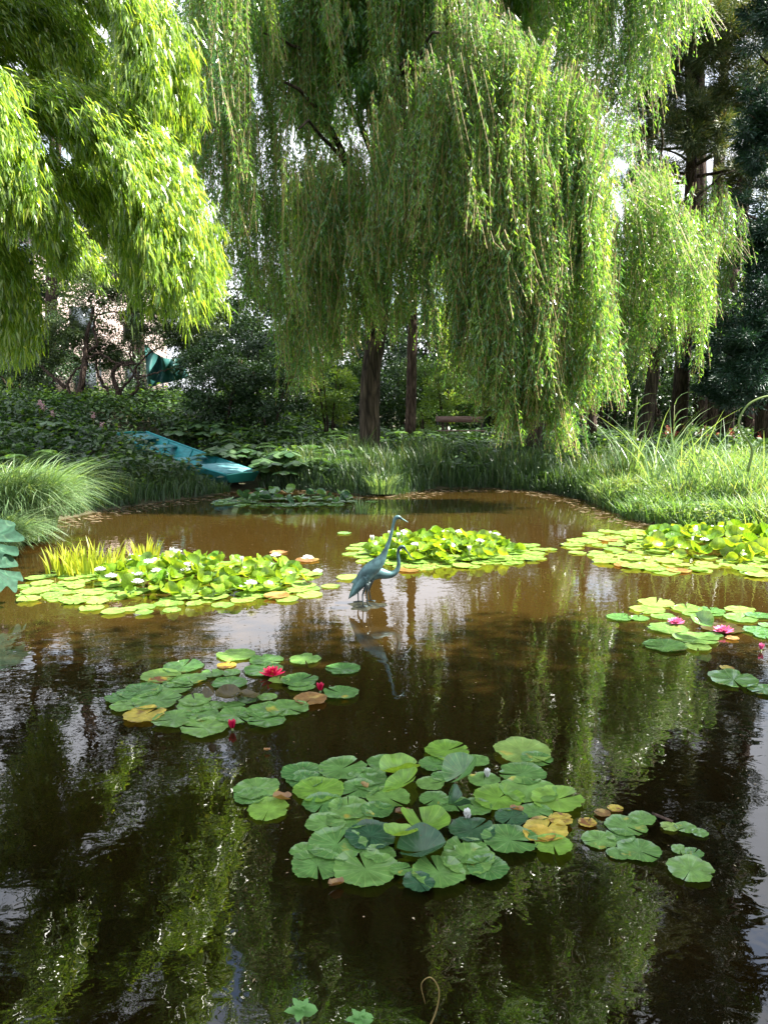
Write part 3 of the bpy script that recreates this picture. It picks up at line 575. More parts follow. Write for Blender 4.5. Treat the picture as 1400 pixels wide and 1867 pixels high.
# conifers on the right
def conifer(label, px, y, H, crowns, mat, bark='bark3', n_b=16, name='conifer', needle=.10, nw=.012):
    x = at_y(px, 700, y)[0]; g = float(zg(x, y)); t = empty(name, (x, y, g)); tag(t, label, 'conifer')
    mb = MB(); mb.tube([(x, y, g-.2), (x+.05, y, g+H*.3), (x-.05, y, g+H*.6), (x, y, g+H)], [.28, .22, .15, .04], 12, wob=.05)
    sets = []; br = mb
    for (c, r, n, nc, cr) in crowns:
        c = np.array(c); P, out, i, p = clumps(n, c, r, nc, cr, .15)
        D = p + rng.normal(size=P.shape)*.35 + out*.3; sets.append(leafset(P, D, needle*rng.uniform(.7, 1.3, n), nw, rng.normal(size=P.shape)+np.array([0, 0, .5]), np.clip(rng.normal(.35, .25, n), 0, 1), .1))
        for q in range(max(3, nc//10)):
            e = c + unit(rng.normal(size=3))*np.array(r)*.8; s0 = np.array([x, y, min(e[2]-.3-rng.random()*.6, g+H*.8)]); br.tube(crom([s0, (s0+e)/2+rng.normal(size=3)*.15, e], 8), np.linspace(.06, .015, 8), 6)
    br.build('trunk', M[bark], t, True); V, Q, A = merge(sets); obj_np('crown', V, Q, None, M[mat], t, A); return t
def cc(px, py, y, r, n, nc, cr): return (at_y(px, py, y), r, n, nc, cr)
conifer('tall pine with open tufted crown behind the right willow, top right', 1240, 25, 15.5,
        [cc(1300, 60, 24, (2.4, 1.8, 1.6), 24000, 70, .42), cc(1200, 150, 25, (1.5, 1.5, 1.2), 9000, 34, .38), cc(1270, 230, 24, (1.5, 1.3, 1.1), 13000, 40, .40), cc(1180, 330, 26, (1.2, 1.2, .8), 6000, 24, .35),
         cc(1350, 330, 25, (1.6, 1.3, 1.4), 9000, 36, .38), cc(1240, -150, 25, (3.2, 2, 2.2), 26000, 80, .5), cc(1330, -50, 26, (2, 2, 1.6), 15000, 50, .5), cc(1345, 180, 24.5, (1.5, 1.3, 1.3), 13000, 44, .42), cc(1165, 250, 26.5, (.9, 1, 1.0), 4000, 18, .35), cc(1215, 430, 26, (1.6, 1.2, 1.2), 9000, 36, .4)], 'pine', needle=.22, nw=.022)
conifer('dense dark blue green spruce at the right edge', 1400, 21, 19,
        [cc(1385, 620, 20, (1.15, 1.1, 1.7), 26000, 110, .3), cc(1385, 430, 20.5, (.95, 1.1, 1.5), 18000, 80, .3), cc(1400, 230, 20.5, (.8, 1, 1.6), 14000, 70, .28), cc(1405, -260, 20.5, (1.2, 1, 2.4), 15000, 70, .35), cc(1440, -520, 20.5, (1.6, 1.2, 2.6), 18000, 70, .4), cc(1410, 0, 20.5, (.75, .9, 2.2), 14000, 60, .3)], 'spruce', needle=.14, nw=.03)
conifer('second dark spruce just left of the edge one, with low drooping boughs', 1325, 24.5, 9,
        [cc(1330, 620, 24, (1.3, 1.1, 1.8), 22000, 90, .34), cc(1345, 690, 23, (1.2, 1, .9), 10000, 50, .3)], 'spruce', needle=.15, nw=.034)

# big tree overhanging the near water from the right (only its shade and reflection reach the picture)
t = empty('tree', (9.6, 4.6, float(zg(9.6, 4.6)))); tag(t, 'broad tree beside the near water on the right that shades the foreground', 'tree')
mb = MB(); mb.tube(crom([(9.6, 4.6, 0), (9.5, 4.6, 2.5), (9.0, 4.8, 5.5), (8.0, 5.2, 8.5)], 14), np.linspace(.42, .2, 14), 14, wob=.05)
for e in [(4.5, 5.2, 10), (6, 3, 10.5), (10, 6.5, 10.5), (7, 6.3, 11), (11.5, 3.5, 10)]: mb.tube(crom([(9.0, 4.8, 5.5+rng.random()*2), (8.5*.4+e[0]*.6, 5*.4+e[1]*.6, 8.5), e], 8), np.linspace(.14, .04, 8), 8)
mb.build('trunk', M['bark'], t, True)
crown(t, 46000, (7.6, 3.8, 9.8), (6.4, 3.3, 1.6), 260, .75, .17, 'mid', .5, .1)

print('trees done')
# ------------------------------------------------------------ bank vegetation
def scatter(n, x0, x1, y0, y1, smin=.05, smax=99, fn=None):
    out = np.zeros((0, 2))
    while len(out) < n:
        p = np.stack([rng.uniform(x0, x1, n*2), rng.uniform(y0, y1, n*2)], 1); s = sdist(p[:, 0], p[:, 1]); k = (s > smin) & (s < smax)
        bd_, bt_ = boat_d(p[:, 0], p[:, 1]); k &= bd_ > np.where(bt_ < .02, .3, .95)
        if fn is not None: k &= fn(p)
        if k.sum() == 0: break
        out = np.vstack([out, p[k]])
    out = out[:n]; return np.column_stack([out, zg(out[:, 0], out[:, 1]) - .02])
def patchy(P, f=1.7):
    return .5 + .5*np.sin(P[:, 0]*f + 1.3*np.sin(P[:, 1]*f*.8))*np.sin(P[:, 1]*f*1.1 + .7*np.sin(P[:, 0]*f*.6))
def ground_leaves(name, label, n, x0, x1, y0, y1, mat, leaf, h, smin=.3, smax=99, fn=None, kind='stuff', cat='ground cover'):
    P = scatter(n, x0, x1, y0, y1, smin, smax, fn); k = patchy(P); P[:, 2] += rng.random(n)**.7*h*(.35+.65*k)
    D = rng.normal(size=(n, 3)); D[:, 2] = D[:, 2]*.4 - .1; N = rng.normal(size=(n, 3))*.45 + np.array([0, 0, 1])
    V, Q, A = leafset(P, D, leaf*rng.uniform(.6, 1.4, n), leaf*.62*rng.uniform(.7, 1.1, n), N, np.clip(.6*k + .4*rng.random(n), 0, 1), .12, .5)
    o = obj_np(name, V, Q, None, M[mat], None, A); tag(o, label, cat, None, kind); return o
def grass(name, label, n, x0, x1, y0, y1, mat, H, W, lean, smin=.02, smax=99, fn=None, droop=.2, az0=None):
    P = scatter(n, x0, x1, y0, y1, smin, smax, fn); k = patchy(P, 2.6); h = H*rng.uniform(.4, 1.2, n)*(.45+.55*k)*(.8+.3*patchy(P, 7.1))
    az = rng.uniform(0, 2*np.pi, n) if az0 is None else rng.normal(az0, 1.1, n)
    V, Q, A = blades(P, h, W*rng.uniform(.7, 1.2, n), az, lean*rng.uniform(.3, 1.4, n), droop*rng.uniform(.4, 2, n), np.clip(.35*k + .6*rng.random(n), 0, 1))
    o = obj_np(name, V, Q, None, M[mat], None, A); tag(o, label, 'grass', None, 'stuff'); return o
ground_leaves('ground_cover', 'dark leafy ground cover on the left slope', 52000, -16, -2.0, 15.5, 32, 'dark', .155, .75)  # dark leaf colour stands in for tree shade on the slope
ground_leaves('ground_cover', 'scattered lighter leaves on the left slope', 9000, -16, -2.0, 15.5, 30, 'mid', .15, .95)
ground_leaves('ground_cover', 'dark leafy ground cover under the willow and around the bench', 46000, -2.5, 13, 17, 32, 'dark', .18, .6, fn=lambda p: ~((p[:, 0] > 1.6) & (p[:, 0] < 4.1) & (p[:, 1] > 22.6) & (p[:, 1] < 26.5)))  # darker leaves here paint the willow's shade into the cover
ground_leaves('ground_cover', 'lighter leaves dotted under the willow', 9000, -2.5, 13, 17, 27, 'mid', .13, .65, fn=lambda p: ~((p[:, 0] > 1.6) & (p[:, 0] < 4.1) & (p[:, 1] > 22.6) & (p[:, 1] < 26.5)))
ground_leaves('ground_cover', 'low leafy growth on the near left bank', 9000, -9, -3.8, 9.5, 16, 'mid', .09, .35)
ground_leaves('undergrowth', 'sunlit leafy undergrowth behind the right hand grass', 14000, 4.5, 12, 14, 22, 'grass', .08, .38, smin=.8)
grass('bank_grass', 'tall grass along the bank left of the boat', 12000, -8.5, -3.4, 13, 19, 'reed', .6, .018, .35, .03, 2.2)
grass('reed_bed', 'dense dark reeds at the foot of the big willow', 16000, -2.9, 6.5, 15.5, 21.5, 'reed', 1.0, .026, .30, .02, 2.7)
grass('bank_grass', 'low overhanging grass on the far water edge', 9000, -2.6, 6.5, 14, 19, 'reed', .4, .014, .6, .0, .5)
def rf(p): return p[:, 1] < 17.5 - (p[:, 0]-3)*.2
grass('meadow_grass', 'bright sunlit grass filling the right bank', 40000, 4.1, 10, 10.8, 17.5, 'grass', .62, .019, .6, -.05, 4.5)
ground_leaves('meadow_leaves', 'small sunlit leaves among the grass of the right bank', 26000, 4.3, 10, 10.8, 17, 'grass', .07, .45, -.05, 4, cat='ground cover')
grass('bank_grass', 'grass on the near left edge of the pond', 3500, -8, -3.2, 5, 12.5, 'grass', .35, .012, .5, .0, 1.8)
# tall arching reeds standing out of the right bank grass
rg = 'tall single reeds in the right bank grass'
for k, (px, py, y) in enumerate([(1165, 730, 15.5), (1210, 720, 14.5), (1232, 735, 14.2), (1275, 760, 13.6), (1300, 775, 13.3), (1330, 770, 13.2), (1345, 790, 12.8), (1370, 800, 12.6), (1395, 785, 12.9), (1190, 760, 14.0), (1250, 790, 13.4)]):
    T = at_y(px, py, y); g = float(zg(T[0], y)); h = max(T[2]-g, .5)*1.12; n = 20
    V, Q, A = blades(np.array([T[0], y, g]) + rng.normal(size=(n, 3))*np.array([.08, .08, 0]), h*rng.uniform(.6, 1.08, n), .026, rng.uniform(0, 6.28, n), rng.uniform(.1, .85, n), rng.uniform(.0, .35, n), segs=6)
    t = empty('tall_reed', (T[0], y, g)); tag(t, 'tall pale reed clump rising above the sunlit grass of the right bank', 'reed', rg)
    obj_np('blades', V, Q, None, M['ornament'], t, A)
# plume reed with flat side leaves
for px, pt, y, lb in [(1160, 720, 15.0, 'reed stem with flat ladder-like side leaves, left of the right willow trunk'), (1228, 735, 14.6, 'reed stem with broad flat side leaves, in front of the right willow trunk')]:
    T = at_y(px, pt, y); g = float(zg(T[0], y)); t = empty('reed_stem', (T[0], y, g)); tag(t, lb, 'reed')
    mb = MB(); mb.tube([(T[0], y, g), (T[0]+.03, y, (g+T[2])/2), (T[0]+.01, y, T[2])], [.008, .007, .004], 6); mb.build('stalk', M['culm'], t, True)
    n = 9; zz = np.linspace(g+.5, T[2]-.02, n); P = np.stack([np.full(n, T[0]+.02), np.full(n, y), zz], 1); sg = np.where(np.arange(n) % 2, 1, 1)
    V, Q, A = blades(P, np.full(n, .42), .035, rng.normal(0, .3, n), np.full(n, .85), np.full(n, .5)); obj_np('leaves', V, Q, None, M['ornament'], t, A)
# ornamental grass clump on the left
def clump(name, label, cx, cy, cz, n, H, W, lean, mat, rad, droop=.6, cat='grass clump', az0=None):
    t = empty(name, (cx, cy, cz)); tag(t, label, cat); a = rng.uniform(0, 6.28, n); r = rad*np.sqrt(rng.random(n))
    P = np.stack([cx + r*np.cos(a), cy + r*np.sin(a), np.full(n, cz)], 1); az = a + rng.normal(size=n)*.5
    if az0 is not None: az = rng.normal(az0, 1.0, n)
    V, Q, A = blades(P, H*rng.uniform(.55, 1.1, n), W, az, lean*rng.uniform(.2, 1.3, n), droop*rng.uniform(.5, 1.4, n), segs=7); obj_np('blades', V, Q, None, M[mat], t, A); return t
clump('ornamental_grass', 'large fountain of fine pale green grass on the left bank', -5.35, 10.9, .12, 4200, 1.45, .019, .75, 'ornament', .6, .55, az0=-.25)
clump('ornamental_grass', 'lower tuft of fine pale grass hanging over the water by the gunnera', -5.05, 9.5, .05, 1800, .85, .017, .9, 'ornament', .4, .6, az0=-.3)
for px, py, n, rad, lb in [(175, 1042, 110, .34, 'wide yellow green tuft of spiky water plant left of the white lilies'), (262, 1030, 55, .18, 'smaller yellow green spiky tuft behind the white lilies'), (120, 1045, 40, .2, 'loose outermost yellow green spiky tuft at the left end')]:
    p = gz(px, py); clump('water_soldier', lb, p[0], p[1], -.02, n, .40, .030, .38, 'iris', rad, .12, 'water plant')
p = gz(660, 935); clump('water_soldier', 'small green spiky tuft at the right end of the far lily leaves', p[0], p[1], -.02, 45, .32, .022, .5, 'ornament', .12, .15, 'water plant')
p = gz(695, 905); clump('sedge', 'arching sedge tuft on the shore below the big willow', p[0], p[1]+.2, .05, 260, .6, .016, .6, 'ornament', .3, .4, 'sedge')
# submerged/trailing roots under the right lilies, stems of broken grass
# ferns
def frond_set(P0, az, Lf, rise, n=26):
    t = np.linspace(.12, 1, n); d = np.array([np.cos(az), np.sin(az), 0]); c = P0 + np.outer(t*Lf*.85, d) + np.outer(rise*Lf*(t*1.5 - t**2*1.05), [0, 0, 1]); side = np.array([-d[1], d[0], 0])
    tg = unit(np.gradient(c, axis=0)); w_ = Lf*.2*np.sin(np.pi*np.clip(t*.9+.08, 0, 1))**.8
    S_ = []
    for s in (-1, 1):
        D = side*s + tg*.45 + np.array([0, 0, -.12]); S_.append(leafset(c, D, w_, Lf*.034, np.tile([0, 0, 1.], (n, 1)) + rng.normal(size=(n, 3))*.15, np.full(n, rng.random()), .1))
    return S_
def fern_mesh(nf, Lf, rise):
    S_ = []
    for k in range(nf): S_ += frond_set(np.zeros(3), k/nf*6.28 + rng.normal()*.25, Lf*rng.uniform(.75, 1.1), rise*rng.uniform(.75, 1.2))
    V, Q, A = merge(S_); return np_mesh('fronds', V, Q, None, A)
fm = [fern_mesh(11, .95, .75), fern_mesh(9, .8, .9), fern_mesh(13, 1.05, .6)]
for m_ in fm: m_.materials.append(M['fern'])
ferns = [(-1.9, 18.2), (-.9, 17.9), (2.6, 19.8), (3.6, 20.2), (1.5, 19.6), (6.2, 19.8), (7.4, 19.6), (-5.9, 15.4), (-9.9, 15.6), (-7.0, 15.2), (-7.8, 16.0), (-6.3, 14.4), (-8.3, 14.6), (-7.4, 13.8), (-9.2, 17), (-2.3, 20.6), (-1.6, 21.6), (-3.1, 21.4), (.6, 22.8), (1.0, 21.9), (-1.0, 23.2), (1.7, 23.3), (5.2, 22.8), (4.7, 23.6), (5.9, 23.6), (4.6, 21.4), (-2.0, 19.4), (-1.2, 19.0), (-3.4, 19.8), (-.6, 21.9), (6.6, 22.2)]
for k, (x, y) in enumerate(ferns):
    f = empty('fern', (x, y, float(zg(x, y))+.1), rng.uniform(0, 6.28)); s = rng.uniform(.8, 1.25); f.scale = (s, s, s)
    zone = 'green fern on the left slope above the fine grass clump' if x < -5.5 else 'green fern under the willow, left of the big trunk' if x < -.4 else 'green fern between the big willow trunk and the bench' if x < 2 else 'green fern right of the bench'
    tag(f, zone, 'fern', {'l': 'ferns on the left slope', 'm': 'ferns left of the willow trunk', 'n': 'ferns between trunk and bench', 'r': 'ferns right of the bench'}['l' if x < -5.5 else 'm' if x < -.4 else 'n' if x < 2 else 'r'])
    o = bpy.data.objects.new('fronds', fm[k % 3]); col.objects.link(o); o.parent = f
# broad leaved plants (umbrella leaves) right of the boat
def disc_leaf(r, lobes=0, depth=.0, pleat=0, cup=.1, ring=5, seg=36, notch=0.0, wave=0.0, ph=0.0, stretch=1.0, fold=0.0, drop=0.0):
    a = np.linspace(notch, 2*np.pi-notch, seg+1); V = [[0, 0, 0]]
    for k in range(1, ring+1):
        t = k/ring
        rr = r*t*(1 - depth*t*(.5+.5*np.cos(a*lobes+ph)) if lobes else 1)
        x = rr*np.cos(a); y = rr*np.sin(a)*stretch; z = cup*r*t*t + pleat*r*t*np.cos(a*max(lobes, 8)*1.0+ph) + wave*r*t**3*np.sin(a*3+ph) + .5*wave*r*t**3*np.sin(a*7+ph*2) + fold*abs(rr*np.sin(a))*t - drop*r*t*t
        V += np.stack([x, y, z], 1).tolist()
    T = [(0, 1+j, 2+j) for j in range(seg)]; Q = []
    for k in range(1, ring):
        o0 = 1+(k-1)*(seg+1); o1 = o0+seg+1
        Q += [(o0+j, o1+j, o1+j+1, o0+j+1) for j in range(seg)]
    return np.array(V), np.array(Q), np.array(T)
def rot(V, rx, ry, rz):
    from mathutils import Euler
    return V @ np.array(Euler((rx, ry, rz)).to_matrix()).T
def broad_plant(name, label, x, y, n, r, H, rad, cat='plant', lob=5, group=None):
    g = float(zg(x, y)); t = empty(name, (x, y, g)); tag(t, label, cat, group); lf = MB(); st = MB(); var = []
    for k in range(n):
        a = rng.uniform(0, 6.28); d = rad*np.sqrt(rng.random()); h = H*rng.uniform(.5, 1.05)*(1-.35*d/rad)
        for q in range(lob):
            L_ = r*rng.uniform(.85, 1.1); aa = q/lob*6.28 + a; dv = np.array([np.cos(aa), np.sin(aa), -.15+.1*rng.normal()])
            s = np.array([-np.sin(aa), np.cos(aa), 0]); c0 = np.array([x+d*np.cos(a), y+d*np.sin(a), g+h]); tt = np.array([0, .35, .7, 1]); ww = np.array([.06, .5, .72, .15])*L_*.6
            Vv = np.concatenate([[c0+dv*L_*u_ - s*w_ - np.array([0, 0, .18*L_*u_*u_]), c0+dv*L_*u_ + np.array([0, 0, .04*L_-.18*L_*u_*u_]), c0+dv*L_*u_ + s*w_ - np.array([0, 0, .18*L_*u_*u_])] for u_, w_ in zip(tt, ww)])
            lf.add(Vv, [(3*i+j, 3*i+j+1, 3*i+j+4, 3*i+j+3) for i in range(3) for j in range(2)]); var += [rng.random()]*12
        st.tube(crom([(x+.1*np.cos(a), y+.1*np.sin(a), g), (x+.6*d*np.cos(a), y+.6*d*np.sin(a), g+h*.6), (x+d*np.cos(a), y+d*np.sin(a), g+h)], 6), .012, 5)
    st.build('stalks', M['culm'], t, True)
    obj_np('leaves', np.concatenate(lf.V), np.concatenate(lf.Q), None, M['bigleaf'], t, np.array(var)); return t
broad_plant('umbrella_plant', 'umbrella leaved plant on the shore right of the boat', gz(515, 890)[0]+.1, gz(515, 890)[1]+.5, 34, .3, .75, .8)
broad_plant('umbrella_plant', 'large leaved plant tucked behind the boat stern', -3.6, 19.4, 34, .28, .6, 1.0)
broad_plant('umbrella_plant', 'large leaved plant on the slope above the boat', -4.8, 21.4, 34, .28, .55, 1.1)
broad_plant('umbrella_plant', 'large leaved plant on the slope left of the boat bow', -8.4, 18.6, 30, .25, .6, 1.0)
# gunnera at the left edge
def gunnera(label, px, py, y, r, rx, ry, rz):
    c = at_y(px, py, y); t = empty('gunnera', (c[0]-.25, y+.1, float(zg(c[0]-.25, y+.1)))); tag(t, label, 'gunnera leaf', 'gunnera leaves at the left edge')
    V, Q, T = disc_leaf(r, 9, .22, .06, .12, 7, 90, .12); V = rot(V, rx, ry, rz) + c; o = obj_np('leaf', V, Q, T, M['gun'], t, smooth=True)
    mb = MB(); mb.tube(crom([(c[0]-.25, y+.1, float(zg(c[0]-.25, y+.1))-.05), (c[0]-.15, y+.05, c[2]*.6), c-np.array([0, 0, .01])], 8), .014, 7); mb.build('stalk', M['culm'], t, True)
M['gun'] = pad_mat('gunnera leaf', (.016, .055, .032), (.022, .065, .038), ylo=.9, rough=.75, spec=.25)
gunnera('big crinkled blue green leaf at the left edge, upper one', -22, 985, 7.6, .34, R(38), R(18), .3)
gunnera('big crinkled blue green leaf at the left edge, lower one', -14, 1035, 7.3, .33, R(48), R(20), 1.1)
# flowers
def flower_bed(name, label, group, x0, x1, y0, y1, n, H, mat, size):
    P = scatter(n, x0, x1, y0, y1, .3)
    for p in P:
        t = empty(name, p); tag(t, label, 'flower', group); h = H*rng.uniform(.75, 1.05)
        mb = MB(); mb.tube(crom([p, p + np.array([.02, 0, h*.5]), p + np.array([.03, .01, h*.98])], 6), .006, 5); mb.build('stem', M['culm'], t, True)
        n_ = 40; hh = h*rng.uniform(.8, 1.02, n_); Pq = p + np.stack([rng.normal(size=n_)*size*.6 + .03, rng.normal(size=n_)*size*.6, hh], 1)
        V, Q, A = leafset(Pq, rng.normal(size=Pq.shape) + np.array([0, 0, .8]), size, size*.6); obj_np('blossom', V, Q, None, M[mat], t, A)
flower_bed('red_astilbe', 'red flower plume in the shaded bed behind the right willow', 'red plumes behind the right willow', 7.3, 10.8, 20.5, 22.5, 24, .7, 'astilbe', .035)
flower_bed('pink_flower', 'pale pink flower head on the left slope below the twisted tree', 'pink flower heads on the left slope', -9.2, -7.0, 19, 20.5, 7, .8, 'phlox', .045)
# curved green stem at the right edge
mb = MB(); P = [at_y(x, y, 12.2) for x, y in [(1362, 860), (1370, 825), (1364, 806), (1352, 792), (1346, 772), (1351, 755), (1363, 738), (1382, 727), (1402, 722), (1430, 722), (1470, 740)]]
mb.tube(crom(P, 40), np.linspace(.022, .014, 40), 8); tag(mb.build('bent_cane', M['bud'], None, True), 'thick green stem bent into a hook at the right edge', 'stem')

# ------------------------------------------------------------ bench
def bench():
    c = at_y(838, 785, 25.0); x0 = c[0]; y0 = 25.0; g = float(zg(x0, y0)); zs = c[2]
    t = empty('park_bench', (x0, y0, g)); tag(t, 'brown wooden park bench in the shade beyond the far reeds', 'bench')
    M['benchwood'] = noise_mat('brown bench wood', (.13, .075, .06), (.22, .14, .12), 3, .6, .2, (1, 8, 8)); M['iron'] = noise_mat('black cast iron', (.015, .015, .015), (.03, .03, .03), 6, .5, .1)
    s = MB()
    for k in range(3): s.box((x0, y0-.04-.14*k, zs), (1.55, .12, .03))
    s.build('seat', M['benchwood'], t); s = MB(); s.box((x0, y0+.12, zs+.36), (1.55, .03, .19), [[1, 0, 0], [0, 1, .2], [0, -.2, 1]]); s.build('backrest', M['benchwood'], t)
    for sx in (-.72, .72):
        s = MB(); a = np.linspace(0, 1.5*np.pi, 16); s.tube(np.stack([np.full(16, x0+sx), y0-.2+.1*np.cos(a), zs+.14+.1*np.sin(a)], 1), .012, 6); s.build('armrest', M['iron'], t, True)
        s = MB(); s.tube([(x0+sx, y0-.34, g-.05), (x0+sx, y0-.3, zs-.02)], .022, 8); s.build('leg', M['iron'], t, True)
        s = MB(); s.tube([(x0+sx, y0+.06, g-.05), (x0+sx, y0+.04, zs), (x0+sx, y0+.15, zs+.46)], .022, 8); s.build('leg', M['iron'], t, True)
bench()

# ------------------------------------------------------------ boat
def boat():
    A_ = at_y(442, 868, 17.3); B_ = at_y(240, 792, 20.7); d = B_-A_; Ln = np.linalg.norm(d); f = d/Ln; s = unit(np.cross(f, [0, 0, 1.])); u_ = np.cross(s, f)   # s points to the right of travel
    t = empty('rowing_boat', tuple(A_ + f*Ln/2 - u_*.35)); tag(t, 'turquoise wooden rowing boat pulled up on the left bank', 'boat')
    M['boatp'] = noise_mat('turquoise boat paint', (.014, .16, .17), (.028, .25, .26), 7, .5, .4, (1, 1, 4), 8, lo=.3, hi=.6); M['boatd'] = noise_mat('pale worn turquoise deck', (.06, .20, .22), (.13, .31, .33), 9, .6, .4, (1, 1, 1), 8, lo=.38, hi=.6); M['boatg'] = noise_mat('green boat end', (.02, .22, .18), (.04, .29, .24), 5, .5, .2)
    st = np.linspace(0, 1, 15); wt = .40 + .16*np.sin(np.pi*np.clip(st*.86+.07, 0, 1))**.8; wbm = wt-.12; dp = .36 - .04*np.sin(np.pi*st)
    sheer = .05*(2*st-1)**2; rk = .22*(np.maximum(0, .18-st)/.18)
    def pt(i, side, low, inner=0.0):
        w_ = (wbm if low else wt)[i] - inner; z = (-dp[i] + sheer[i] + (.18*max(0, (.16-st[i])/.16) + .16*max(0, (st[i]-.86)/.14)) + inner*.6) if low else sheer[i]
        return A_ + f*(st[i]*Ln) + s*side*w_ + u_*z
    n = 15; h = MB()
    for inner, flip in ((0, 0), (.022, 1)):
        V = []
        for i in range(n): V += [pt(i, -1, 0, inner), pt(i, -1, 1, inner), pt(i, 1, 1, inner), pt(i, 1, 0, inner)]
        Q = [(4*i+j, 4*i+j+1, 4*i+j+5, 4*i+j+4) for i in range(n-1) for j in range(3)]
        h.add(V, Q)
    h.build('hull', M['boatp'], t)
    for i0 in (0, n-1):
        e = MB(); o = f*(-.015 if i0 == 0 else .015); P4 = [pt(i0, -1, 0), pt(i0, -1, 1), pt(i0, 1, 1), pt(i0, 1, 0)]
        o2 = o*-2; P4b = [p+o for p in P4]; P4c = [p+o2 for p in P4]
        top = (P4[0]+P4[3])/2 + u_*.035; V = P4b+[top+o]+P4c+[top+o2]
        e.add(V, [(0, 1, 2, 3), (8, 7, 6, 5), (0, 5, 6, 1), (1, 6, 7, 2), (2, 7, 8, 3)], [(0, 3, 4), (8, 5, 9), ]); e.add([V[0], V[4], V[9], V[5], V[3], V[8]], [(0, 1, 2, 3), (1, 4, 5, 2)]); e.build('transom', M['boatg'], t)
    for sd in (-1, 1):
        g_ = MB(); P = [pt(i, sd, 0, .01) + u_*.012 for i in range(n)]; g_.tube(P, .026, 6, .7); g_.build('gunwale', M['boatp'], t)
    # near deck and three thwarts
    def plank(i0, i1, zoff, name, mat, ins=.03, th=.025):
        def q(i, sd, z):
            k = int(i); fr = i-k; k2 = min(k+1, n-1); return (pt(k, sd, 0, ins)*(1-fr) + pt(k2, sd, 0, ins)*fr) + u_*z
        P8 = [q(i, sd, z) for i in (i0, i1) for sd in (-1, 1) for z in (zoff-th, zoff)]; b_ = MB(); b_.hexa(P8); b_.build(name, mat, t)
    plank(.15, 3.2, .03, 'deck', M['boatd'], 0.0); plank(6.0, 6.8, -.08, 'thwart', M['boatd']); plank(9.8, 10.6, -.06, 'thwart', M['boatd']); plank(12.2, 13.9, -.02, 'thwart', M['boatd'])
    for sd in (-1, 1):
        for i0 in (5, 8, 11):
            rb = MB(); rb.tube([pt(i0, sd, 0, .04), pt(i0, sd, 1, .04)], .016, 5); rb.build('rib', M['boatp'], t)
boat()

# ------------------------------------------------------------ herons
def bronze():
    m = noise_mat('verdigris bronze', (.012, .035, .04), (.10, .21, .21), 9, .42, .5, (1, 1, 1), 8, .6, .35, .7, .35, .006); return m
M['bronze'] = bronze(); M['bronze_d'] = noise_mat('dark bronze', (.02, .035, .04), (.06, .08, .08), 12, .45, .3, metal=.5)
def heron(label, keys, wing, legs, ox, oy, yaw=0, sc=.00113):
    t = empty('heron_statue', (ox, oy, .03)); tag(t, label, 'heron statue', 'bronze herons on the rock')
    K = np.array([[(zx-300)*sc, (965-zy)*sc, r*sc, fl] for zx, zy, r, fl in keys]); n = 70; P = crom(K, n); P[:, 2] = np.maximum(P[:, 2], .0012)
    tan = np.gradient(P[:, :2], axis=0); tan /= np.linalg.norm(tan, axis=1)[:, None]; sides = 20; a = np.linspace(0, 2*np.pi, sides, endpoint=False); V = []
    for i in range(n):
        nrm = np.array([-tan[i, 1], tan[i, 0]]); r = P[i, 2]; V.append(np.stack([P[i, 0] + nrm[0]*r*np.cos(a), r*P[i, 3]*np.sin(a), P[i, 1] + nrm[1]*r*np.cos(a)], 1))
    V = np.concatenate(V); Q = [(i*sides+j, i*sides+(j+1) % sides, (i+1)*sides+(j+1) % sides, (i+1)*sides+j) for i in range(n-1) for j in range(sides)]
    me = np_mesh('body', V, Q, None, None, True); link_mesh('body', me, M['bronze'], t)
    for sd in (-1, 1):    # folded wing, a raised shield with feather ridges
        W_ = np.array([[(zx-300)*sc, (965-zy)*sc] for zx, zy in wing]); c = W_.mean(0); m_ = 30; E = crom(np.vstack([W_, W_[:1]]), m_)
        V = []; 
        for q, tt in enumerate(np.linspace(0, 1, 7)):
            pts = c + (E-c)*tt; bulge = .074*np.sqrt(max(0, 1-(tt*.98)**2))*.62 + .012; V.append(np.stack([pts[:, 0], np.full(m_, sd*bulge), pts[:, 1]], 1))
        V = np.concatenate(V); V[:, 1] += sd*.0035*np.sin((V[:, 0]+V[:, 2])*95)
        Q = [(q*m_+j, q*m_+j+1, (q+1)*m_+j+1, (q+1)*m_+j) for q in range(6) for j in range(m_-1)]
        link_mesh('wing', np_mesh('wing', V, Q, None, None, True), M['bronze'], t)
    for k, lg in enumerate(legs):
        mb = MB(); P = np.array([[(zx-300)*sc, yo, (965-zy)*sc] for zx, zy, yo in lg]); mb.tube(crom(P, 14), np.interp(np.linspace(0, 1, 14), [0, .25, .5, .56, .62, 1], [.020, .011, .0065, .010, .0065, .006]), 8)
        f = P[-1]
        for aa in (-.6, 0, .6, 3.1): mb.tube([f, f + np.array([.05*np.cos(aa), .05*np.sin(aa), -.004])], [.006, .003], 5)
        link_mesh('leg', mb.build('leg_tmp', M['bronze_d'], None, True).data, None, t); bpy.data.objects.remove(bpy.data.objects['leg_tmp'])
    for sd in (-1, 1):
        e = next(k for k in range(len(keys)-1, 0, -1) if keys[k][2] > 12); hx, hz, hr = K[e][:3]; eb = MB(); eb.tube([(hx+.004, sd*hr*.55, hz+.003), (hx+.004, sd*hr*.86, hz+.003)], [.006, .003], 8); link_mesh('eye', eb.build('eye_tmp', M['bronze_d'], None, True).data, None, t); bpy.data.objects.remove(bpy.data.objects['eye_tmp'])
    t.rotation_euler = (0, 0, yaw); return t
hp = gz(663, 1107)
rock = MB(); th = np.linspace(0, 2*np.pi, 28, endpoint=False); Vr = [[hp[0]+.02, hp[1]+.05, .022]]
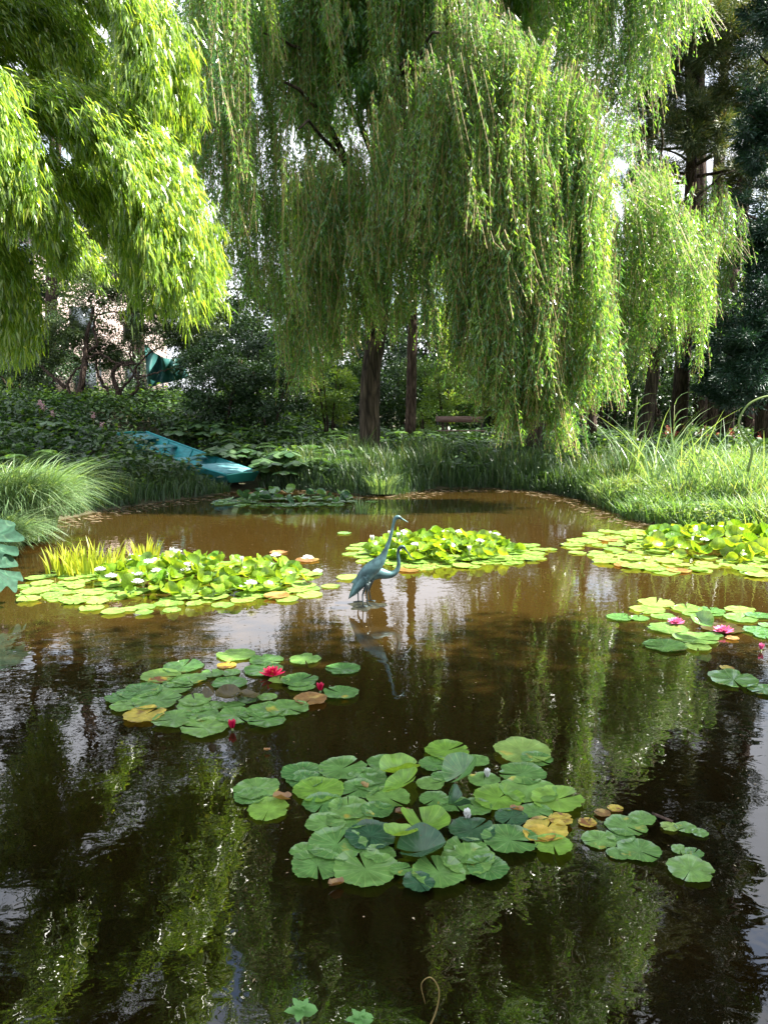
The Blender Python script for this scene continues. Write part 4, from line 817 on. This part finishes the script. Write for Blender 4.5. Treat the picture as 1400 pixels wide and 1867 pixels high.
for k in range(1, 6):
    for a in th: rr = (1+.22*np.sin(3*a+1)+.12*np.sin(7*a))*k/5; Vr.append([hp[0]+.02+.30*rr*np.cos(a), hp[1]+.05+.26*rr*np.sin(a), .026-.06*(k/5)**1.6+.006*np.sin(9*a+k)])
rock.add(Vr, [(1+(k-1)*28+j, 1+k*28+j, 1+k*28+(j+1) % 28, 1+(k-1)*28+(j+1) % 28) for k in range(1, 5) for j in range(28)], [(0, 1+j, 1+(j+1) % 28) for j in range(28)])
M['rock'] = noise_mat('wet dark rock', (.01, .011, .008), (.03, .03, .018), 14, .35, .8, spec=.6)
tag(rock.build('rock', M['rock'], None, True), 'low wet rock under the two bronze herons', 'rock')
heron('taller verdigris bronze heron, upright with its neck stretched up',
      [(172, 912, 3, .5), (200, 872, 20, .55), (240, 808, 38, .62), (290, 735, 55, .75), (345, 672, 64, .85), (400, 620, 60, .9), (445, 575, 44, .9), (472, 528, 29, .9), (497, 470, 19, .9), (524, 395, 15, .9), (544, 315, 12.5, .9), (556, 258, 12.5, .9), (566, 222, 16, .8), (585, 203, 18.5, .72), (605, 205, 15, .7), (625, 216, 8, .7), (650, 230, 5, .6), (682, 246, 1, .6)],
      [(170, 908), (225, 790), (290, 670), (370, 580), (430, 575), (440, 640), (390, 710), (320, 790), (235, 870)],
      [[(335, 770, -.035), (300, 850, -.035), (292, 885, -.035), (297, 968, -.035)], [(345, 770, .035), (330, 850, .035), (327, 885, .035), (335, 975, .035)]], hp[0]-.0, hp[1]-.02)
heron('smaller bronze heron standing behind, its neck curved and beak pointing down',
      [(188, 812, 3, .5), (225, 795, 22, .6), (290, 765, 48, .75), (360, 735, 60, .85), (430, 722, 56, .9), (490, 735, 43, .9), (545, 734, 31, .9), (584, 708, 23, .9), (602, 665, 19, .9), (604, 620, 16, .9), (598, 565, 14, .9), (602, 520, 15, .9), (622, 493, 16, .8), (645, 492, 15, .75), (662, 512, 9, .7), (690, 550, 5.5, .7), (735, 610, 1, .6)],
      [(190, 808), (260, 745), (340, 700), (420, 695), (450, 735), (400, 775), (300, 805), (230, 815)],
      [[(375, 775, -.03), (350, 850, -.03), (348, 890, -.03), (360, 965, -.03)], [(290, 790, .03), (248, 860, .03), (246, 900, .03), (248, 985, .03)]], hp[0]+.0, hp[1]+.17)

# ------------------------------------------------------------ water lilies
PADS = []
for k in range(8):
    V, Q, T = disc_leaf(1.0, 0, 0, 0, .0, 7, 64, R(rng.uniform(1.5, 6)), .018, rng.uniform(0, 6), rng.uniform(.93, 1.0)); a = np.arctan2(V[:, 1], V[:, 0]); r = np.hypot(V[:, 0], V[:, 1])
    w_ = 1 + .03*np.sin(a*5+k) + .022*np.sin(a*13+2*k) + .02*np.sin(a*29+k); a1, a2 = rng.uniform(-2.6, 2.6, 2); w_ = w_ - rng.choice([0, .16, .28])*np.exp(-((a-a1)/.10)**2) - rng.choice([0, .1, .18])*np.exp(-((a-a2)/.14)**2)
    V[:, 0] *= np.where(r > .9, w_, 1); V[:, 1] *= np.where(r > .9, w_, 1); V[:, 2] += .05*r**8 - .02*(1-r) + .012*r*np.sin(a*7+k)
    PADS.append((V, Q, T))
CURL = []
for k in range(6):
    V, Q, T = disc_leaf(1.0, 0, 0, .0, .22, 5, 40, R(8), .06, rng.uniform(0, 6), .95, [.45, .25, .7, .1, .9, .35][k]); CURL.append((V, Q, T))
_pm = {}
def pad(parent, x, y, r, mat, z=.006, tilt=0.0, az=None, curl=None, name='lily_pad', k=None):
    """one pad as a part of its plant; loc in world"""
    k = int(rng.integers(0, 8 if curl is None else 6)) if k is None else k
    key = (k, curl is not None, mat)
    if key not in _pm:
        V, Q, T = (PADS if curl is None else CURL)[k]; me = np_mesh('lily_pad', V*.1, Q, T, None, True); me.materials.append(M[mat]); _pm[key] = me
    o = bpy.data.objects.new(name, _pm[key]); col.objects.link(o); o.parent = parent
    p = parent.location; o.location = (x-p.x, y-p.y, z-p.z); s = r/.1; o.scale = (s, s, s)
    az = rng.uniform(0, 6.28) if az is None else az; ta = rng.uniform(0, 6.28)
    from mathutils import Euler, Matrix
    Rm = Matrix.Rotation(ta, 3, 'Z') @ Matrix.Rotation(tilt, 3, 'X') @ Matrix.Rotation(az-ta, 3, 'Z'); o.rotation_euler = Rm.to_euler(); return o
def petals(r, n, rings, el0, el1, w=.34, cup=.35):
    mb = MB()
    for q in range(rings):
        el = el0 + (el1-el0)*q/max(1, rings-1); rr = r*(1-.14*q)
        for k in range(n):
            a = (k+.5*q)/n*2*np.pi + rng.normal()*.06; e = el + rng.normal()*.06; d = np.array([np.cos(a)*np.cos(e), np.sin(a)*np.cos(e), np.sin(e)]); s = np.array([-np.sin(a), np.cos(a), 0]); nn_ = np.cross(s, d)
            tt = [0, .3, .65, .88, 1]; ww = [.25, .8, 1, .6, .04]; V = []
            for t_, wv in zip(tt, ww):
                c = d*rr*t_ + nn_*-(cup*rr*.35*t_*(1-t_)) ; wv = wv*w*rr*.5
                V += [c - s*wv + nn_*wv*-.5*-1, c, c + s*wv + nn_*wv*.5]
            mb.add(V, [(3*i+j, 3*i+j+1, 3*i+j+4, 3*i+j+3) for i in range(4) for j in range(2)])
    return mb
def flower(parent, x, y, z, r, colr, state='open'):
    fb = petals(r, 8, 4, R(18), R(75)) if state == 'open' else petals(r*1.15, 5, 3, R(72), R(86), .5, 1.0)
    V = np.concatenate(fb.V) + np.array([x, y, z]) ; o = obj_np('flower', V, np.concatenate(fb.Q), None, M[colr], parent, smooth=True)
    if state == 'open':
        c = MB(); c.tube([(x, y, z+.004), (x, y, z+r*.3), (x, y, z+r*.38)], [r*.14, r*.2, r*.1], 10); s = c.build('stamens', M['yolk'], None, True); s.parent = o
        s.matrix_parent_inverse.identity(); me = s.data; 
        co = np.empty(len(me.vertices)*3, np.float32); me.vertices.foreach_get('co', co); co = co.reshape(-1, 3) - np.array(parent.location, np.float32); me.vertices.foreach_set('co', co.ravel())
    else:
        c = MB(); c.tube([(x, y, z-.08), (x, y, z+.005)], [.005, .008], 6); s = c.build('flower_stalk', M['bud'], parent, True)
    return o
_z = [0.006]
def zup():
    _z[0] += .0004
    return _z[0]
def lily_from_list(name, label, org, sc, lst, flowers, rscale=1.0):
    pts = [(org[0]+x*sc, org[1]+y*sc, r*sc) + tuple(rest) for x, y, r, *rest in lst]
    c = gz(np.mean([p[0] for p in pts]), np.mean([p[1] for p in pts])); t = empty('water_lily', (c[0], c[1], 0)); tag(t, label, 'water lily'); _z[0] = .004
    for px, py, r, *rest in pts:
        kind = rest[0] if rest else 's'; p = gz(px, py); R_ = r*rscale*p[1]/FPX/math.cos(0)*1.0; R_ *= (math.hypot(p[1], 2)/p[1])*.985; z = zup()
        mt = {'s': 'pad_shade_tone', 'l': 'pad_light', 'd': 'pad_dark', 'y': 'pad_yel', 'b': 'pad_brn', 'z': 'pad_bronze', 'm': 'pad_sun_tone'}[kind[0]]
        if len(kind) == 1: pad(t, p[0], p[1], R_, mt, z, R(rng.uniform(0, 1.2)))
        else:      # raised / curled leaf
            up = .03 + .05*int(kind[1]); q = gz(px, py, up); k = int(kind[2]) if len(kind) > 2 else None
            pad(t, q[0], q[1], R_, mt, up, R([8, 16, 30, 72][int(kind[1])]), None, True, 'raised_leaf', k)
    for x, y, r, colr, state in flowers:
        px, py = org[0]+x*sc, org[1]+y*sc; h = .035 if state == 'open' else .03; p = gz(px, py, h); flower(t, p[0], p[1], h-.02, r, colr, state)
    return t
lily_from_list('water_lily', 'nearest water lily clump with large green pads and white buds, centre foreground', (400, 1330), .4714,
    [(330, 198, 70), (318, 168, 78), (640, 132, 68), (475, 154, 92), (120, 262, 62), (145, 232, 86), (190, 314, 80, 'l'), (570, 190, 75), (540, 235, 72), (590, 210, 70), (655, 270, 84), (400, 292, 74), (385, 240, 95, 'l'), (505, 345, 88), (500, 312, 82), (610, 318, 60),
     (410, 372, 74), (330, 480, 55), (380, 532, 98), (455, 452, 108), (620, 490, 60), (565, 547, 118), (585, 420, 98, 'd'), (835, 142, 62), (990, 130, 52), (860, 192, 42), (815, 220, 52), (830, 280, 56), (1022, 205, 60), (880, 90, 84, 'l'),
     (910, 300, 60), (990, 312, 62), (1172, 94, 108, 'm'), (1225, 125, 60), (1170, 182, 88), (1195, 247, 106), (1305, 282, 97, 'l'), (1080, 277, 95, 'l'), (1225, 332, 58), (1127, 354, 62, 'd'), (1262, 400, 80, 'y'), (1318, 362, 46, 'y'), (1290, 462, 70, 'l'), (1235, 420, 60, 'y'),
     (1122, 442, 100), (977, 404, 84, 'd'), (955, 487, 88), (960, 520, 98), (1035, 552, 76), (848, 570, 97), (700, 560, 40), (770, 610, 60, 'd'),
     (697, 165, 76, 'l0'), (708, 212, 72, 'l23'), (940, 168, 66, 's20'), (905, 285, 44, 'd34'), (700, 408, 62, 'l11'), (785, 470, 88, 'd05'), (792, 372, 94, 'l01')],
    [(958, 335, .05, 'white', 'bud'), (1035, 172, .045, 'white', 'bud')])
lily_from_list('water_lily', 'small trailing lily clump with grey green pads, right of the nearest clump', (850, 1330), .3929,
    [(815, 415, 58), (740, 452, 90), (712, 500, 62), (615, 517, 76), (700, 582, 48), (800, 567, 92), (940, 457, 40, 'm'), (1015, 462, 48), (1082, 486, 36), (990, 565, 40), (1055, 580, 40), (1037, 657, 102), (560, 440, 40, 'y'), (630, 395, 36, 'b'), (690, 375, 34, 'y')], [])
lily_from_list('water_lily', 'water lily clump with crimson flowers in the shade, left of centre', (150, 1130), .3929,
    [(470, 220, 92), (715, 167, 90, 'm'), (855, 190, 80), (840, 235, 93), (1035, 187, 78), (1210, 232, 80), (670, 215, 46, 'y'), (365, 264, 92, 'm'), (350, 285, 45, 'y'), (605, 254, 55), (690, 250, 45), (500, 282, 76), (685, 300, 82), (440, 300, 62), (270, 337, 100), (430, 322, 80), (180, 367, 70), (205, 407, 70), (290, 447, 96, 'y'),
     (345, 382, 110), (525, 382, 74), (520, 412, 78), (615, 407, 52), (705, 407, 50), (860, 367, 46), (770, 382, 44), (560, 452, 74), (430, 470, 102), (570, 510, 106), (720, 457, 94), (765, 447, 46), (855, 477, 87), (850, 432, 90), (955, 422, 98), (915, 290, 50, 'm'), (1010, 292, 86), (1020, 322, 62), (1200, 350, 84), (1060, 380, 76, 'b'),
     (597, 325, 34, 'z3'), (682, 356, 62, 'z01'), (775, 356, 46, 'z03')],
    [(882, 244, .10, 'red', 'open'), (1105, 318, .055, 'red', 'bud'), (697, 492, .055, 'red', 'bud')])
lily_from_list('water_lily', 'water lily clump with two pink flowers near the right edge', (960, 900), .3143,
    [(750, 637, 106, 'm'), (1235, 677, 86, 'm'), (1070, 682, 76), (700, 677, 102, 'm'), (925, 670, 90, 'm'), (960, 702, 60), (540, 722, 82), (650, 727, 58), (790, 717, 72), (1080, 700, 60), (1240, 727, 96), (1340, 712, 72), (815, 787, 116), (1080, 827, 55), (980, 847, 126), (990, 897, 76, 'm'), (800, 890, 122),
     (1330, 800, 82), (1380, 832, 62), (1400, 772, 55), (1190, 845, 40, 'b'), (1195, 1085, 144), (1370, 1147, 90), (1160, 1020, 42, 'y'), (1130, 790, 120, 'z'), (1015, 745, 60, 's20')],
    [(865, 740, .085, 'pink', 'open'), (1140, 790, .095, 'pink', 'open'), (1358, 892, .05, 'pink', 'bud')])
# dense sunny patches with raised leaves
def patch(label, px, py, ax, ay, nflat, nup, nfl, nextra=90, rp=.125, H=.17, off=(0, 0), core=.72, dark=False, xlim=99):
    c = gz(px, py); t = empty('water_lily', (c[0], c[1], 0)); tag(t, label, 'water lily'); _z[0] = .003
    pts = []; tries = 0
    while len(pts) < nflat and tries < 20000:
        tries += 1; a = rng.uniform(0, 6.28); q = math.sqrt(rng.uniform(.16, 1)); ed = 1+.10*math.sin(3*a+px)+.06*math.sin(7*a)
        x = ax*q*ed*math.cos(a); y = ay*q*ed*math.sin(a); r = rp*rng.uniform(.65, 1.12)
        if all((x-u_)**2+(y-v_)**2 > (.5*(r+w_))**2 for u_, v_, w_ in pts): pts.append((x, y, r))
    pts.sort(key=lambda p: rng.random())
    for x, y, r in pts:
        e = math.hypot(x/ax, y/ay); m_ = ('pad_shade_tone' if dark else 'pad_sun_tone') if rng.random() > (.10 if e > .9 else .03) else 'pad_brn'
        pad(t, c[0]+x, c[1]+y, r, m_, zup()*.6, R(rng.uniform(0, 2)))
    ex = MB(); Vx = []; Qx = []; Tx = []; nx_ = 0
    for k in range(nextra):
        a = rng.uniform(0, 6.28); q = math.sqrt(rng.uniform(.1, .9)); r = rp*rng.uniform(.6, 1.0); V_, Q_, T_ = PADS[k % 8]
        ex.add(rot(V_*r, R(rng.uniform(-1, 1)), 0, rng.uniform(0, 6)) + np.array([c[0]+ax*q*math.cos(a), c[1]+ay*q*math.sin(a), .003+.0007*k*.1]), Q_, T_)
    if nextra: o_ = ex.build('lily_pad', M['pad_shade_tone' if dark else 'pad_sun_tone'], t, True); o_['kind'] = 'stuff'
    for k in range(nup):
        a = rng.uniform(0, 6.28); q = math.sqrt(rng.random())*core; x = off[0] + ax*q*math.cos(a); y = off[1] + ay*q*math.sin(a); h = H*(1-.6*(q/core)**2)*rng.uniform(.35, 1.1)+.03
        pad(t, c[0]+x, c[1]+y, rp*rng.uniform(.55, .82), ('pad_dark' if rng.random() < .5 else 'pad_shade_tone') if dark else 'pad_up', h, R(rng.uniform(8, 62)), None, True, 'raised_leaf')
    ex = MB()
    for k in range(nextra):
        a = rng.uniform(0, 6.28); q = math.sqrt(rng.random())*core*1.1; h = H*(1-.6*min(1, q/core)**2)*rng.uniform(.1, 1.0)+.02; V_, Q_, T_ = CURL[k % 6]; r = rp*rng.uniform(.5, .75)
        ex.add(rot(rot(V_*r, R(rng.uniform(8, 60)), 0, 0), 0, 0, rng.uniform(0, 6.28)) + np.array([c[0]+off[0]+ax*q*math.cos(a), c[1]+off[1]+ay*q*math.sin(a), h]), Q_, T_)
    if nextra: o_ = ex.build('raised_leaf', M['pad_shade_tone' if dark else 'pad_up'], t, True); o_['kind'] = 'stuff'
    for k in range(nfl):
        a = rng.uniform(0, 6.28); q = math.sqrt(rng.random())*.8; x = off[0]+ax*q*math.cos(a); y = off[1]+ay*q*math.sin(a); h = H*(1-.6*q*q)+.03
        flower(t, c[0]+x, c[1]+y, h, rng.uniform(.055, .08), 'white', 'open' if rng.random() < .8 else 'bud')
    print(label, len(pts)); return t
patch('large sunlit lily patch with white flowers on the left, beside the spiky tufts', 322, 1062, 1.75, 1.22, 100, 98, 17, off=(.25, .1), core=.66)
patch('sunlit mound of lily leaves with white flowers behind the herons', 806, 1006, 1.32, 1.05, 100, 98, 11, core=.72)
patch('broad sunlit lily patch against the right bank grass', 1290, 1003, 1.95, 1.55, 100, 98, 6, rp=.15, off=(.5, .15), core=.66, H=.19)
patch('shaded dark lily leaves near the far shore below the boat', 530, 915, 1.55, .75, 50, 34, 1, nextra=12, rp=.15, core=.75, dark=True, H=.2)  # dark option picks the pads with shade put into their colour
# single floating pads
for px, py, r, mt, lb in [(628, 973, .11, 'pad_shade_tone', 'single pad floating left of the middle lily mound'), (560, 1022, .15, 'pad_brn', 'reddish brown drifting pad right of the left lily patch'), (745, 1040, .14, 'pad_brn', 'reddish brown drifting pad by the smaller heron'), (508, 1008, .12, 'pad_brn', 'curled brown leaf drifting behind the left lily patch'), (1440, 1255, .1, 'pad_shade_tone', None)]:
    if lb is None: continue
    p = gz(px, py); V, Q, T = PADS[2]; o = obj_np('lily_pad', V*r + p + np.array([0, 0, .008]), Q, T, M[mt], None, smooth=True); tag(o, lb, 'lily pad')
# floating debris
n = 1600; pp = np.stack([rng.uniform(-4, 6, n), rng.uniform(2.4, 17, n)], 1); s_ = sdist(pp[:, 0], pp[:, 1]); pp = pp[s_ < -.1]; n = len(pp); P = np.column_stack([pp, np.full(n, .004)]); a = rng.uniform(0, 6.28, n)
V, Q, A = leafset(P, np.stack([np.cos(a), np.sin(a), np.zeros(n)], 1), rng.uniform(.008, .022, n), rng.uniform(.004, .01, n), np.tile([0, 0, 1.], (n, 1)), None, .05)
n2 = 800; q = scatter(n2, -5.5, 6, 12, 19, -.7, .05); q[:, 2] = .006; q[:, :2] += 0; a = rng.normal(0, .5, n2); V2, Q2, A2 = leafset(q, np.stack([np.cos(a), np.sin(a), np.zeros(n2)], 1), rng.uniform(.04, .22, n2), rng.uniform(.008, .03, n2), np.tile([0, 0, 1.], (n2, 1)), None, .1)
V, Q, A = merge([(V, Q, A), (V2, Q2, A2)]); tag(obj_np('floating_debris', V, Q, None, M['debris'], None, A), 'specks, straws and leaf scraps drifting on the water', 'debris', None, 'stuff')
fl = [(613, 1613, .035, 'rusty leaf below the nearest lily clump'), (487, 1368, .02, 'tiny orange leaf on the dark water left'), (665, 1434, .03, 'rust coloured leaf lying on a pad of the nearest clump'), (760, 1600, .02, 'small brown leaf at the front edge of the nearest clump'), (515, 1457, .05, 'dry beige leaf between the leftmost pads of the nearest clump'), (942, 1478, .035, 'orange brown leaf right of the white bud'), (735, 1484, .04, 'beige dead leaf in the gap of the nearest clump')]
for px, py, r, lb in fl:
    p = gz(px, py, .05 if 'lying' in lb else .012); V, Q, T = disc_leaf(r, 0, 0, 0, .3, 4, 18, .2, .15, px, .55, .3); V = rot(V, 0, 0, px) + p; m_ = 'pad_brn'; tag(obj_np('fallen_leaf', V, Q, T, M[m_], None, smooth=True), lb, 'leaf')
# near bank sprigs poking up at the bottom edge
def sprig(label, px, py, y, s):
    c = at_y(px, py, y); t = empty('seedling', (c[0], y, max(0, float(zg(c[0], y))))); tag(t, label, 'seedling'); mb = MB(); mb.tube(crom([(c[0]+.02, y-.05, -.05), (c[0]+.01, y-.02, c[2]*.5), c], 6), .0025, 5); mb.build('stem', M['culm'], t, True)
    n = 9; P = []; D = []
    for k in range(n):
        a = k/n*6.28+.4; P.append(c + np.array([0, 0, .004*k])); D.append([np.cos(a)*(1, .7)[k % 2], np.sin(a)*(1, .7)[k % 2], (.1, .65)[k % 2]])
    V = MB(); 
    for p0, d in zip(P, D):
        d = np.array(d)*s; sd_ = np.array([-d[1], d[0], 0])*.33; V.add([p0, p0+d*.4+sd_, p0+d*.8+sd_*.75, p0+d*1.08-[0, 0, s*.1], p0+d*.8-sd_*.75, p0+d*.4-sd_, p0+d*.5-[0, 0, s*.05]], [(0, 6, 2, 1), (6, 3, 2, 2)][:1] + [(0, 5, 4, 6)], [(6, 3, 2), (6, 4, 3)])
    o = V.build('leaflets', M['sprig'], t); return t
M['sprig'] = flat_mat('fresh seedling leaf', (.16, .36, .10), .45, .3)
sprig('fresh green seedling at the bottom edge, left one', 550, 1852, 2.05, .048); sprig('fresh green seedling at the bottom edge, right one', 656, 1868, 2.0, .04)
mb = MB(); mb.tube(crom([at_y(x, y, 2.15) for x, y in [(780, 1880), (796, 1840), (800, 1805), (785, 1782), (768, 1795), (775, 1830)]], 30), np.linspace(.003, .001, 30), 5); tag(mb.build('grass_stem', M['stem'], None, True), 'thin dry stem looping above the water at the bottom', 'stem')
mb = MB(); p1 = gz(905, 1490); p2 = gz(935, 1500); mb.tube([(p1[0], p1[1], .01), ((p1[0]+p2[0])/2, (p1[1]+p2[1])/2, .02), (p2[0]+.05, p2[1]-.02, .008)], .006, 6)
p1 = gz(1188, 1487); p2 = gz(1225, 1502); mb2 = MB(); mb2.tube([(p1[0], p1[1], .012), (p2[0], p2[1], .012)], .008, 6); tag(mb2.build('twig', M['bark2'], None, True), 'reddish twig floating by the trailing lily pads', 'twig')
# leaf of a bank plant at the left edge
p = at_y(2, 1258, 5.4); V, Q, T = disc_leaf(.11, 0, 0, 0, .1, 5, 24, .02, .05, 1, .5, .3); V = rot(V, R(40), R(-30), 1.1) + p - np.array([.04, 0, 0]); t = empty('bank_plant', (p[0]-.5, 5.4, .05)); tag(t, 'pointed green leaf reaching in at the left edge, shaded water behind', 'plant'); obj_np('leaf', V, Q, T, M['pad_up'], t, smooth=True)
mb = MB(); mb.tube(crom([(p[0]-.5, 5.4, .03), (p[0]-.25, 5.4, p[2]*.9), p], 8), .006, 6); mb.build('stalk', M['culm'], t, True)
print('done')
